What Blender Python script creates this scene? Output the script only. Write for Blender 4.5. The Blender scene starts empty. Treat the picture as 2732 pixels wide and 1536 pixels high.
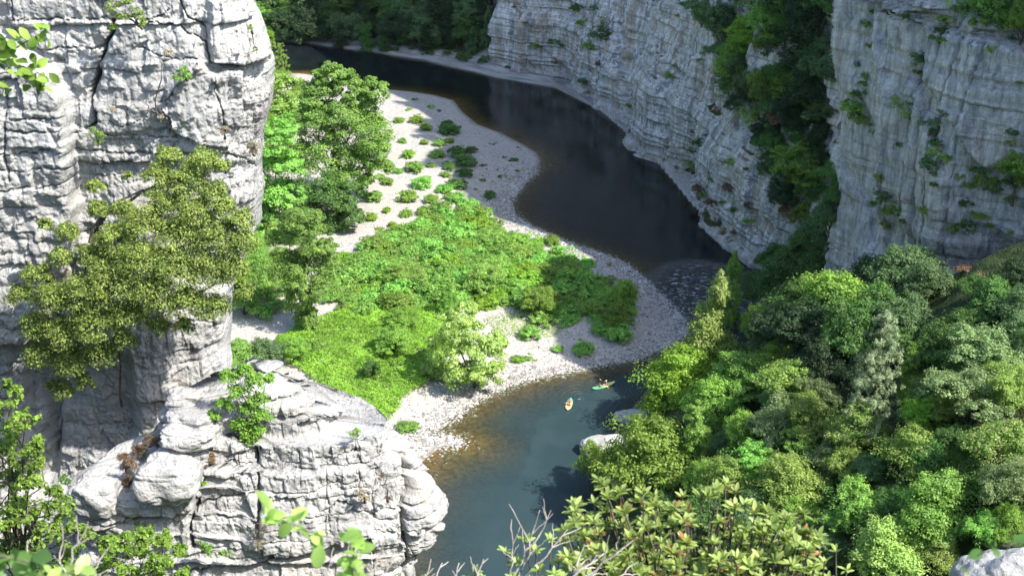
import bpy, math, random
import numpy as np
from mathutils import Vector
from mathutils.bvhtree import BVHTree

# ------------------------------------------------------------------ camera, sky, sun, exposure
SC = bpy.context.scene
R = math.radians
PITCH = R(25.5); FPX = 3350.0; CAMZ = 100.0
cam_d = bpy.data.cameras.new("camera"); cam = bpy.data.objects.new("camera", cam_d)
SC.collection.objects.link(cam); SC.camera = cam
cam.location = (0, 0, CAMZ); cam.rotation_euler = (R(90) - PITCH, 0, 0)
cam_d.sensor_width = 36.0; cam_d.lens = 36.0 * FPX / 2732.0
cam_d.clip_start = 0.05; cam_d.clip_end = 5000
cam_d.dof.use_dof = True; cam_d.dof.focus_distance = 150.0; cam_d.dof.aperture_fstop = 7.0

SUN_EL = R(50); SUN_AZ = R(-32)          # azimuth measured from +X towards +Y
sun_dir = Vector((math.cos(SUN_EL) * math.cos(SUN_AZ), math.cos(SUN_EL) * math.sin(SUN_AZ), math.sin(SUN_EL)))
sd_ = bpy.data.lights.new("sun", 'SUN'); sd_.energy = 3.75; sd_.angle = R(0.5); sd_.color = (1.0, 0.955, 0.88)
sun = bpy.data.objects.new("sun", sd_); SC.collection.objects.link(sun)
sun.rotation_euler = sun_dir.to_track_quat('Z', 'Y').to_euler()

W = bpy.data.worlds.new("World"); SC.world = W; W.use_nodes = True
nt = W.node_tree; nt.nodes.clear()
wo = nt.nodes.new('ShaderNodeOutputWorld'); bg = nt.nodes.new('ShaderNodeBackground'); sk = nt.nodes.new('ShaderNodeTexSky')
sk.sky_type = 'NISHITA'; sk.sun_disc = False; sk.sun_elevation = SUN_EL
sk.sun_rotation = math.pi / 2 - SUN_AZ; sk.altitude = 200; sk.air_density = 1.0; sk.dust_density = 1.5
bg.inputs[1].default_value = 0.15
nt.links.new(sk.outputs[0], bg.inputs[0]); nt.links.new(bg.outputs[0], wo.inputs[0])

SC.view_settings.view_transform = 'Standard'; SC.view_settings.look = 'None'
SC.view_settings.exposure = 1.15; SC.view_settings.gamma = 1.0
SC.render.engine = 'CYCLES'
SC.cycles.use_denoising = True
SC.cycles.max_bounces = 6; SC.cycles.diffuse_bounces = 3; SC.cycles.glossy_bounces = 3
SC.cycles.transmission_bounces = 3; SC.cycles.transparent_max_bounces = 8
SC.cycles.caustics_reflective = False; SC.cycles.caustics_refractive = False

# ------------------------------------------------------------------ pixel <-> world helpers (pixels of the 2732 x 1536 photograph)
CP, SP = math.cos(PITCH), math.sin(PITCH)
def ray(px, py):
    a = (px - 1366) / FPX; b = -(py - 768) / FPX
    return np.array([a, CP + b * SP, -SP + b * CP])
CAM = np.array([0, 0, CAMZ])
def onz(px, py, z=0.0):
    d = ray(px, py); return CAM + d * ((z - CAMZ) / d[2])
def aty(px, py, y):
    d = ray(px, py); return CAM + d * (y / d[1])
def proj(P):
    P = np.asarray(P, float) - CAM
    dep = P[..., 1] * CP - P[..., 2] * SP
    up = P[..., 1] * SP + P[..., 2] * CP
    return 1366 + FPX * P[..., 0] / dep, 768 - FPX * up / dep, dep

# ------------------------------------------------------------------ noise
def _h(ix, iy, iz, s):
    n = (ix.astype(np.int64) * 374761393 + iy.astype(np.int64) * 668265263 + iz.astype(np.int64) * 2147483647 + s * 974634777) & 0xffffffff
    n = ((n ^ (n >> 13)) * 1274126177) & 0xffffffff
    n = ((n ^ (n >> 16)) * 2246822519) & 0xffffffff
    return ((n ^ (n >> 15)) & 0xffffff) / float(0xffffff)
def noise(x, y, z=0.0, s=0):
    x, y, z = np.broadcast_arrays(np.asarray(x, float), np.asarray(y, float), np.asarray(z, float))
    ix, iy, iz = np.floor(x), np.floor(y), np.floor(z)
    fx, fy, fz = x - ix, y - iy, z - iz
    fx = fx * fx * (3 - 2 * fx); fy = fy * fy * (3 - 2 * fy); fz = fz * fz * (3 - 2 * fz)
    r = 0
    for a in (0, 1):
        for b in (0, 1):
            for c in (0, 1):
                r = r + _h(ix + a, iy + b, iz + c, s) * (fx if a else 1 - fx) * (fy if b else 1 - fy) * (fz if c else 1 - fz)
    return r * 2 - 1
def fbm(x, y, z=0.0, o=4, s=0, g=0.5):
    r = 0; a = 1.0; f = 1.0
    for i in range(o):
        r = r + a * noise(x * f, y * f, np.asarray(z) * f, s + i * 17); a *= g; f *= 2.03
    return r
def sstep(a, b, x):
    t = np.clip((x - a) / (b - a), 0, 1); return t * t * (3 - 2 * t)
def rand1(i, s=0):
    i = np.asarray(i); return _h(i, i * 0, i * 0, s)
def rand2(i, j, s=0):
    return _h(np.asarray(i), np.asarray(j), np.asarray(i) * 0, s)

def polydist(px, py, pts):
    """distance to a polyline, vectorised"""
    best = np.full(np.shape(px), 1e9)
    for (x0, y0), (x1, y1) in zip(pts[:-1], pts[1:]):
        dx, dy = x1 - x0, y1 - y0; L = dx * dx + dy * dy + 1e-9
        t = np.clip(((px - x0) * dx + (py - y0) * dy) / L, 0, 1)
        best = np.minimum(best, np.hypot(px - x0 - t * dx, py - y0 - t * dy))
    return best
def inpoly(px, py, pts):
    c = np.zeros(np.shape(px), bool); n = len(pts)
    for i in range(n):
        x0, y0 = pts[i]; x1, y1 = pts[(i + 1) % n]
        if y0 == y1: continue
        k = ((y0 > py) != (y1 > py)) & (px < (x1 - x0) * (py - y0) / (y1 - y0) + x0)
        c ^= k
    return c
def sdpoly(px, py, pts):
    d = polydist(px, py, list(pts) + [pts[0]])
    return np.where(inpoly(px, py, pts), d, -d)

# ------------------------------------------------------------------ objects
COL = SC.collection
def mesh_obj(name, V, Fc, mat=None, parent=None, smooth=True, attrs=None, mats=None, midx=None):
    """V (n,3), Fc (m,k) array or list of such arrays -> one mesh object"""
    me = bpy.data.meshes.new(name)
    V = np.asarray(V, np.float32)
    fl = Fc if isinstance(Fc, list) else [Fc]
    fl = [np.asarray(f, np.int32) for f in fl if len(f)]
    me.vertices.add(len(V)); me.vertices.foreach_set('co', V.ravel())
    nl = sum(f.size for f in fl); nf = sum(len(f) for f in fl)
    me.loops.add(nl); me.loops.foreach_set('vertex_index', np.concatenate([f.ravel() for f in fl]))
    tot = np.concatenate([np.full(len(f), f.shape[1], np.int32) for f in fl])
    st = np.concatenate([[0], np.cumsum(tot)[:-1]]).astype(np.int32)
    me.polygons.add(nf); me.polygons.foreach_set('loop_start', st); me.polygons.foreach_set('loop_total', tot)
    me.polygons.foreach_set('use_smooth', np.full(nf, smooth, bool))
    if midx is not None: me.polygons.foreach_set('material_index', np.asarray(midx, np.int32))
    me.update(calc_edges=True)
    for an, dom, val in (attrs or []):
        a = me.attributes.new(an, 'FLOAT', dom); a.data.foreach_set('value', np.asarray(val, np.float32))
    o = bpy.data.objects.new(name, me); COL.objects.link(o)
    if mats:
        for m in mats: me.materials.append(m)
    elif mat: me.materials.append(mat)
    if parent: o.parent = parent
    return o
def tag(o, label=None, cat=None, group=None, kind=None):
    if label: o['label'] = label
    if cat: o['category'] = cat
    if group: o['group'] = group
    if kind: o['kind'] = kind
    return o
def thing(name, label, cat, loc=(0, 0, 0), rz=0.0, group=None):
    o = bpy.data.objects.new(name, None); COL.objects.link(o)
    o.location = loc; o.rotation_euler = (0, 0, rz); o.empty_display_size = 0.2
    return tag(o, label, cat, group)
def grid_faces(nu, nv, wrap=False):
    i = np.arange(nu if wrap else nu - 1); j = np.arange(nv - 1)
    I, J = np.meshgrid(i, j, indexing='ij'); I2 = (I + 1) % nu
    return np.stack([I * nv + J, I2 * nv + J, I2 * nv + J + 1, I * nv + J + 1], -1).reshape(-1, 4)

# ------------------------------------------------------------------ shader helper
class NT:
    def __init__(s, name):
        s.m = bpy.data.materials.new(name); s.m.use_nodes = True; s.t = s.m.node_tree; s.t.nodes.clear()
        s.out = s.n('OutputMaterial')
    def n(s, typ, **kw):
        nd = s.t.nodes.new('ShaderNode' + typ)
        for k, v in kw.items(): setattr(nd, k, v)
        return nd
    def l(s, a, b): s.t.links.new(a, b)
    def set(s, sock, v):
        if isinstance(v, bpy.types.NodeSocket): s.l(v, sock)
        elif v is not None:
            if isinstance(v, (tuple, list)) and len(v) == 3 and sock.type == 'RGBA': v = tuple(v) + (1,)
            sock.default_value = v
    def pos(s): return s.n('NewGeometry').outputs['Position']
    def objc(s): return s.n('TexCoord').outputs['Object']
    def mapping(s, vec, scale=(1, 1, 1), loc=(0, 0, 0), rot=(0, 0, 0)):
        m = s.n('Mapping'); s.l(vec, m.inputs[0]); m.inputs['Scale'].default_value = scale
        m.inputs['Location'].default_value = loc; m.inputs['Rotation'].default_value = rot; return m.outputs[0]
    def noise(s, vec, scale, detail=4, rough=0.5, dist=0.0, out=0):
        n = s.n('TexNoise'); s.l(vec, n.inputs['Vector']); n.inputs['Scale'].default_value = scale
        n.inputs['Detail'].default_value = detail; n.inputs['Roughness'].default_value = rough
        n.inputs['Distortion'].default_value = dist; return n.outputs[out]
    def vor(s, vec, scale, feature='F1', out=0, rnd=1.0):
        n = s.n('TexVoronoi', feature=feature); s.l(vec, n.inputs['Vector']); n.inputs['Scale'].default_value = scale
        n.inputs['Randomness'].default_value = rnd
        return n.outputs[out]
    def ramp(s, fac, stops, interp='LINEAR'):
        r = s.n('ValToRGB'); s.set(r.inputs[0], fac); cr = r.color_ramp; cr.interpolation = interp
        while len(cr.elements) < len(stops): cr.elements.new(0.5)
        for e, (p, c) in zip(cr.elements, stops):
            e.position = p; e.color = (c, c, c, 1) if isinstance(c, (int, float)) else tuple(c) + (1,)
        return r.outputs[0]
    def mix(s, fac, a, b, mode='MIX'):
        m = s.n('Mix', data_type='RGBA', blend_type=mode); s.set(m.inputs[0], fac); s.set(m.inputs[6], a); s.set(m.inputs[7], b)
        return m.outputs[2]
    def math(s, op, a, b=None, c=None, clamp=False):
        m = s.n('Math', operation=op, use_clamp=clamp); s.set(m.inputs[0], a)
        if b is not None: s.set(m.inputs[1], b)
        if c is not None: s.set(m.inputs[2], c)
        return m.outputs[0]
    def mr(s, v, a, b, c=0.0, d=1.0, smooth=True):
        m = s.n('MapRange', interpolation_type='SMOOTHSTEP' if smooth else 'LINEAR'); s.set(m.inputs[0], v)
        for i, x in enumerate((a, b, c, d)): m.inputs[1 + i].default_value = x
        return m.outputs[0]
    def attr(s, name, out=2):
        a = s.n('Attribute', attribute_name=name); return a.outputs[out]
    def bump(s, h, strength=0.5, dist=0.1, nrm=None):
        b = s.n('Bump'); s.l(h, b.inputs['Height']); b.inputs['Strength'].default_value = strength
        b.inputs['Distance'].default_value = dist
        if nrm: s.l(nrm, b.inputs['Normal'])
        return b.outputs[0]
    def principled(s, col, rough=0.8, nrm=None, spec=0.3, metal=0.0):
        p = s.n('BsdfPrincipled'); s.set(p.inputs['Base Color'], col); s.set(p.inputs['Roughness'], rough)
        p.inputs['Specular IOR Level'].default_value = spec; p.inputs['Metallic'].default_value = metal
        if nrm is not None: s.l(nrm, p.inputs['Normal'])
        return p.outputs[0]
    def done(s, sh): s.l(sh, s.out.inputs[0]); return s.m

def flat_mat(name, col, rough=0.6, spec=0.3, var=0.12, scale=8.0):
    t = NT(name); f = t.noise(t.objc(), scale, 3)
    c = t.mix(t.mr(f, 0.3, 0.7), tuple(x * (1 - var) for x in col), tuple(min(1, x * (1 + var)) for x in col))
    return t.done(t.principled(c, rough, t.bump(f, 0.2, 0.01), spec))
# ------------------------------------------------------------------ river outline (traced on the water level, z = 0)
FARBANK = [(560, 96), (700, 108), (820, 118), (900, 129), (1000, 141), (1060, 152), (1130, 162), (1200, 180), (1260, 192), (1320, 208), (1400, 222), (1480, 236)]
CLIFFB = [(1530, 262), (1600, 295), (1660, 345), (1700, 385), (1760, 440), (1810, 500), (1850, 550), (1888, 580), (1885, 605), (1950, 655), (2000, 690), (2045, 735)]
RBANK = [(2050, 790), (2030, 800), (2015, 850), (2010, 900), (1960, 930), (1900, 960), (1800, 990), (1730, 1040), (1690, 1090), (1650, 1140), (1615, 1200), (1610, 1260), (1600, 1330), (1590, 1420), (1600, 1540), (1640, 1700)]
BAR = [(1000, 1500), (1060, 1300), (1120, 1236), (1165, 1200), (1210, 1178), (1220, 1186), (1180, 1168), (1135, 1172), (1125, 1150), (1170, 1130), (1205, 1108), (1245, 1078), (1290, 1052), (1330, 1032), (1400, 1010), (1500, 990), (1600, 972), (1680, 958), (1740, 937), (1800, 912), (1828, 885),
       (1812, 850), (1765, 800), (1715, 750), (1655, 705), (1600, 680), (1540, 660), (1470, 635), (1400, 600), (1362, 575), (1352, 545), (1365, 520), (1400, 480), (1432, 455), (1444, 430), (1432, 407), (1390, 382), (1330, 352), (1275, 332), (1235, 300), (1210, 268), (1160, 254), (1100, 245), (1030, 238), (960, 225), (880, 205), (800, 196), (740, 196), (640, 190), (500, 180)]
tw = lambda L: [tuple(onz(*q)[:2]) for q in L]
FARW, CLFW, RBW, BARW = tw(FARBANK), tw(CLIFFB), tw(RBANK), tw(BAR)
RCH = [(-220, 415)] + FARW + CLFW + RBW + [(16, 95), (20, 40), (20, -60)]
LCH = [(-60, -60), (-60, 60), (-45, 100)] + BARW + [(-220, 352)]
WPOLY = RCH + LCH
# line along which the right-hand cliffs stand (bottom of the wall), far to near, through the gully
CL_LINE = [(-24, 500), (-14, 440), (-9, 405), (-6.5, 372), (-6.5, 360), (0, 350)] + [tuple(onz(*q)[:2]) for q in [(1470, 218), (1540, 258), (1605, 292), (1665, 342), (1705, 382), (1765, 436), (1815, 495), (1855, 545), (1892, 578), (1890, 603), (1953, 652), (2003, 686), (2048, 728)]] + \
          [(53, 207), (60, 204.5), (66, 205), (67, 199), (60, 191), (52, 188), (49.5, 182), (52.5, 172), (57, 163), (62, 155), (67, 147), (75, 136), (82, 122), (92, 105), (105, 88), (120, 60)]
def resample(P, step):
    P = np.array(P, float); s = np.r_[0, np.cumsum(np.hypot(*np.diff(P, axis=0).T))]
    n = int(s[-1] / step) + 1; t = np.linspace(0, s[-1], n)
    Q = np.stack([np.interp(t, s, P[:, 0]), np.interp(t, s, P[:, 1])], 1)
    return Q, t
def smooth_path(Q, k):
    K = np.hanning(2 * k + 3)[1:-1]; K /= K.sum()
    A = np.stack([np.convolve(np.pad(Q[:, i], k, 'edge' if 0 else 'reflect', reflect_type='odd'), K, 'valid') for i in (0, 1)], 1)
    return A
CLQ, CLS = resample(CL_LINE, 0.3)
CLQ = smooth_path(CLQ, 5)
# cliff height along the line, as a function of y of the line point
def cliff_top(y):
    return np.interp(y, [60, 100, 128, 138, 147, 165, 185, 193, 202, 214, 225, 250, 280, 310, 350, 400, 450, 520], [30, 33, 36, 52, 83, 73, 66, 66, 104, 126, 112, 108, 132, 156, 182, 195, 195, 195])
def cliff_base(y, x):
    return np.where(y < 189, np.interp(y, [60, 100, 150, 182, 189], [44, 33, 26, 20, 12]), 0)

# ------------------------------------------------------------------ ground heights
gx = np.r_[np.arange(-320, -90, 7.0), np.arange(-90, 78, 0.6), np.arange(78, 120, 2.0), np.arange(120, 420, 12.0)]
gy = np.r_[np.arange(-60, 108, 3.0), np.arange(108, 405, 0.6), np.arange(405, 470, 2.0), np.arange(470, 900, 12.0)]
GX, GY = np.meshgrid(gx, gy, indexing='ij')
def height(X, Y):
    dW = sdpoly(X, Y, WPOLY)
    dR = polydist(X, Y, RCH); dL = polydist(X, Y, LCH)
    dC = polydist(X, Y, [tuple(q) for q in CLQ[::12]])
    # the bed: shelving gently from the bar, steep along the cliffs
    bed = -np.minimum(np.where(dL < dR, (0.11 - 0.05 * sstep(178, 160, Y)) * dL + 0.006 * dL ** 2, 10), np.minimum(0.55 * dR + 0.2, 10))
    bed = np.maximum(bed, -3.2) + 0.12 * fbm(X / 5, Y / 5, 0, 3, 5) * sstep(0.0, 6.0, dW)
    # riffle by the point of the bar stays shallow
    rif = np.exp(-(((X - 33) / 9) ** 2 + ((Y - 205) / 16) ** 2))
    bed = np.maximum(bed, -3.2 + 2.9 * sstep(0.1, 0.7, rif))
    # the bar and the wooded left bank
    lt = np.minimum(1.3, 0.10 * dL) + 0.18 * fbm(X / 7, Y / 7, 0, 4, 9) * sstep(0, 6, dL) + 0.6 * sstep(8, 30, dL)
    lt = lt + 0.55 * np.maximum(0, -X - 56 + 0.05 * (Y - 200)) * sstep(6, 30, dL) * (1 - 0.8 * sstep(290, 330, Y)) + 0.06 * noise(X * 1.3, Y * 1.3, 0, 3) * sstep(0, 2, dL)
    # far slope, right slope and the plateau behind the cliff line
    side = X - np.interp(Y, CLQ[::-1][:, 1][np.argsort(CLQ[::-1][:, 1])], CLQ[::-1][:, 0][np.argsort(CLQ[::-1][:, 1])])
    far = 0.9 * sstep(0.5, 1.5, dR) + 1.0 * sstep(3.2, 4.4, dR) + 0.9 * np.maximum(0, dR - 9) + 1.5 * fbm(X / 14, Y / 14, 0, 3, 21) * sstep(7, 16, dR)
    rs = 0.78 * np.maximum(0, dR - 2.0) + 0.4 + 1.6 * fbm(X / 12, Y / 12, 0, 3, 33) * sstep(3, 12, dR)
    rs = np.minimum(rs, 30 + 0.25 * dR)
    wfar = sstep(300, 335, Y)
    rt = rs * (1 - wfar) + far * wfar
    # sand patch beside the riffle
    sand = np.exp(-(((X - 46) / 4.5) ** 2 + ((Y - 193) / 11) ** 2))
    rt = rt * (1 - sstep(0.25, 0.7, sand)) + 0.5 * sstep(0.25, 0.7, sand)
    land = np.where(dL < dR, lt, rt)
    Z = np.where(dW > 0, bed, land)
    # the rock mass behind the cliff line
    q = CLQ[::12]; tan = np.gradient(q, axis=0); 
    best = np.full(X.shape, 1e9); sg = np.zeros(X.shape)
    for (a, b), (tx, ty) in zip(q, tan):
        d = (X - a) ** 2 + (Y - b) ** 2; m = d < best
        best = np.where(m, d, best); sg = np.where(m, tx * (Y - b) - ty * (X - a), sg)
    behind = sg > 0
    top = cliff_top(Y) + (0.15 + 0.75 * sstep(230, 200, Y) * sstep(170, 190, Y)) * dC + 3 * fbm(X / 30, Y / 30, 0, 3, 44)
    d0 = 7.0
    Zb = np.where(dC < d0, -1.0, -1.0 + (top + 1) * sstep(d0, d0 + (8 + 0.06 * top) * (d0 / 7) ** 2, dC))
    Z = np.where(behind, np.where(dC < d0, np.minimum(Z, 0.25), Zb), Z)
    # the hillside under the camera, kept below the view
    hill = 98.2 - 0.93 * np.maximum(Y, 0) - 0.0 * X + 1.0 * fbm(X / 9, Y / 9, 0, 3, 51) * sstep(6, 25, Y)
    hill = hill - 0.9 * np.maximum(0, -X - 2) * sstep(2, 20, Y)  * (1 - sstep(-40, -22, X)) 
    hill = np.where(Y < 0, 98.2 + 0.25 * (-Y), hill) - 0.0
    m = sstep(104, 88, Y)
    Z = np.maximum(Z, np.where(Y < 112, hill, -9))
    return Z, dW, dL, dR, behind
GZ, G_dW, G_dL, G_dR, G_beh = height(GX, GY)
def zg(x, y):
    i = np.clip(np.searchsorted(gx, x) - 1, 0, len(gx) - 2); j = np.clip(np.searchsorted(gy, y) - 1, 0, len(gy) - 2)
    u = (x - gx[i]) / (gx[i + 1] - gx[i]); v = (y - gy[j]) / (gy[j + 1] - gy[j])
    return (GZ[i, j] * (1 - u) + GZ[i + 1, j] * u) * (1 - v) + (GZ[i, j + 1] * (1 - u) + GZ[i + 1, j + 1] * u) * v
def gpt(px, py, up=0.0, y0=60.0):
    """where the ray through a pixel meets the ground raised by `up`"""
    d = ray(px, py); t = y0 / d[1]
    for _ in range(1400):
        P = CAM + d * t
        if P[2] <= zg(P[0], P[1]) + up: return P
        t += 0.35
    return P

# ------------------------------------------------------------------ materials of the land
def mat_ground():
    t = NT('river_gravel_and_soil'); P = t.pos()
    z = t.n('SeparateXYZ'); t.l(P, z.inputs[0]); z = z.outputs[2]
    big = t.noise(P, 0.12, 4); med = t.noise(P, 0.7, 4, 0.6)
    v = t.vor(P, 3.4, out=1); vb = t.vor(P, 3.4); v2 = t.vor(P, 7.0, out=1)
    vg = t.n('SeparateColor'); t.l(v, vg.inputs[0]); v2g = t.n('SeparateColor'); t.l(v2, v2g.inputs[0])
    st = t.math('MULTIPLY_ADD', vg.outputs[0], 0.6, t.math('MULTIPLY', v2g.outputs[1], 0.4))
    grav = t.ramp(st, [(0.0, (0.19, 0.17, 0.15)), (0.3, (0.36, 0.335, 0.305)), (0.7, (0.48, 0.455, 0.42)), (1.0, (0.62, 0.595, 0.56))])
    sand = t.mix(t.mr(med, 0.3, 0.7), (0.40, 0.365, 0.32), (0.50, 0.46, 0.41))
    fs = t.mr(t.noise(P, 0.18, 3, 0.6), 0.48, 0.60)
    base = t.mix(t.math('MULTIPLY', fs, 0.75), grav, sand)
    # soil and leaf litter under the trees
    soil = t.mix(t.mr(med, 0.35, 0.65), (0.025, 0.04, 0.014), (0.07, 0.10, 0.035))
    base = t.mix(t.attr('veg'), base, soil)
    # weathered rock ledges of the far bank
    zw = t.mapping(P, (0.12, 0.12, 3.0)); rk = t.noise(zw, 1.0, 5, 0.6)
    rock = t.mix(t.mr(rk, 0.35, 0.65), (0.22, 0.21, 0.20), (0.42, 0.405, 0.38))
    base = t.mix(t.attr('ledge'), base, rock)
    wt = t.math('MULTIPLY', t.mr(z, 0.16, 0.03), 0.55); base = t.mix(wt, base, (0.13, 0.11, 0.085))
    # bed: brown algae on stones, dark when deep
    bedn = t.mix(t.mr(t.noise(P, 1.4, 5, 0.7), 0.35, 0.65), (0.12, 0.07, 0.02), (0.30, 0.20, 0.085))
    wet = t.mr(z, 0.05, -0.04); base = t.mix(wet, base, bedn)
    h = t.math('ADD', t.math('MULTIPLY', vb, -0.5), t.math('MULTIPLY', t.vor(P, 4.5), -0.25))
    return t.done(t.principled(base, 0.85, t.bump(h, 0.8, 0.22), 0.2))
def mat_water():
    t = NT('river_water'); P = t.pos()
    dep = t.attr('depth'); rif = t.attr('riffle')
    w1 = t.noise(t.mapping(P, (1, 0.7, 1), rot=(0, 0, 0.5)), 1.1, 3, 0.55); w2 = t.noise(P, 4.0, 3, 0.6)
    w3 = t.noise(P, 0.16, 2, 0.5)
    h = t.math('ADD', t.math('MULTIPLY', w1, 0.5), t.math('MULTIPLY', w2, 0.38))
    sy = t.n('SeparateXYZ'); t.l(P, sy.inputs[0])
    calm = t.math('MULTIPLY', t.math('MULTIPLY_ADD', t.mr(w3, 0.4, 0.6), 0.07, 0.08), t.mr(sy.outputs[1], 190, 225, 1.0, 0.22))
    hh = t.math('ADD', t.math('MULTIPLY', h, calm), t.math('MULTIPLY', t.math('MULTIPLY', t.noise(P, 1.5, 5, 0.75), 1.6), rif))
    wv = t.n('TexWave', wave_type='RINGS', rings_direction='SPHERICAL'); t.l(t.mapping(P, (1, 1, 0), loc=(-11, -169.5, 0)), wv.inputs['Vector']); wv.inputs['Scale'].default_value = 0.35; wv.inputs['Distortion'].default_value = 3.0; wv.inputs['Detail'].default_value = 2
    hh = t.math('ADD', hh, t.math('MULTIPLY', t.math('MULTIPLY', wv.outputs[1], 0.07), t.attr('wake')))
    nrm = t.bump(hh, 1.0, 1.0)
    murk_shade = t.mix(t.mr(w3, 0.3, 0.7), (0.026, 0.049, 0.053), (0.034, 0.058, 0.062))
    murk_shade = t.mix(t.mr(sy.outputs[1], 186, 212), murk_shade, (0.0085, 0.0130, 0.0155))  # shade of the far reach painted into the water colour
    foam = t.math('MULTIPLY', t.mr(t.noise(t.mapping(P, (0.9, 2.4, 1), rot=(0, 0, -0.9)), 0.8, 5, 0.62, 0.6), 0.55, 0.64), rif)
    murk_shade = t.mix(foam, murk_shade, (0.62, 0.66, 0.70))
    dif = t.n('BsdfDiffuse'); t.set(dif.inputs[0], murk_shade)
    tr = t.n('BsdfTransparent'); tr.inputs[0].default_value = (0.84, 0.86, 0.74, 1)
    k = t.math('POWER', 2.718, t.math('MULTIPLY', dep, -1.25))
    k = t.math('MULTIPLY', k, t.math('SUBTRACT', 1.0, t.math('MAXIMUM', foam, t.math('MULTIPLY', rif, 0.85))), clamp=True)
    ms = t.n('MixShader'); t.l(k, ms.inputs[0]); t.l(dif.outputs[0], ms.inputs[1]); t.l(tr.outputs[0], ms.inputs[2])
    gl = t.n('BsdfGlossy'); gl.inputs['Roughness'].default_value = 0.06; t.l(nrm, gl.inputs['Normal']); gl.inputs[0].default_value = (1, 1, 1, 1)
    fr = t.n('Fresnel'); fr.inputs[0].default_value = 1.33; t.l(nrm, fr.inputs[1])
    m2 = t.n('MixShader'); t.l(fr.outputs[0], m2.inputs[0]); t.l(ms.outputs[0], m2.inputs[1]); t.l(gl.outputs[0], m2.inputs[2])
    return t.done(m2.outputs[0])
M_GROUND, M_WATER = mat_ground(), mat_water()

veg = np.where(G_dW > 0, 0, np.where(G_dL < G_dR,
      sstep(-50, -60, GX + 0.07 * (GY - 200) + 5 * fbm(GX / 8, GY / 8, 0, 3, 61)),
      sstep(-0.6, 0.5, G_dR + 0.3 * fbm(GX / 3, GY / 3, 0, 2, 62))))
ledge = np.where((GY > 300) & (G_dW < 0) & (G_dR < G_dL), 1.0, 0.0)
veg = np.where(ledge > 0, sstep(7.5, 10, G_dR + 2.2 * fbm(GX / 5, GY / 5, 0, 3, 63)), veg)
sandm = np.exp(-(((GX - 46) / 4.5) ** 2 + ((GY - 193) / 11) ** 2)); veg = veg * (1 - sstep(0.25, 0.6, sandm))
veg = np.where(GY < 112, 1.0, veg); veg = np.where((GY > 199) & (GY < 335) & (G_dR < G_dL), 0.0, veg)
ground = mesh_obj('ground', np.stack([GX, GY, GZ], -1).reshape(-1, 3), grid_faces(len(gx), len(gy)), M_GROUND,
                  attrs=[('veg', 'POINT', veg.ravel()), ('ledge', 'POINT', (ledge * (1 - veg)).ravel())])
tag(ground, kind='structure')

wx = np.arange(-200, 84, 0.9); wy = np.arange(70, 470, 0.9)
WX, WY = np.meshgrid(wx, wy, indexing='ij')
from_i = np.clip(np.searchsorted(gx, WX) - 1, 0, len(gx) - 2); from_j = np.clip(np.searchsorted(gy, WY) - 1, 0, len(gy) - 2)
WD = np.maximum(0, -GZ[from_i, from_j])
WKm = np.exp(-(((WX - 9.5) / 4.5) ** 2 + ((WY - 171.5) / 4.5) ** 2)) + 0.8 * np.exp(-(((WX - 15) / 5) ** 2 + ((WY - 169) / 3.0) ** 2))
RF = np.exp(-(((WX - 35) / 11) ** 2 + ((WY - 208) / 14) ** 2)); RF = sstep(0.25, 0.75, RF)
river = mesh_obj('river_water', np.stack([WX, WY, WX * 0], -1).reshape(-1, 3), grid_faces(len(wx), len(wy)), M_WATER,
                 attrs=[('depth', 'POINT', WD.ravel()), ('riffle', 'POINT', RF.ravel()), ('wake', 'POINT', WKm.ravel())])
tag(river, kind='structure')

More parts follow.
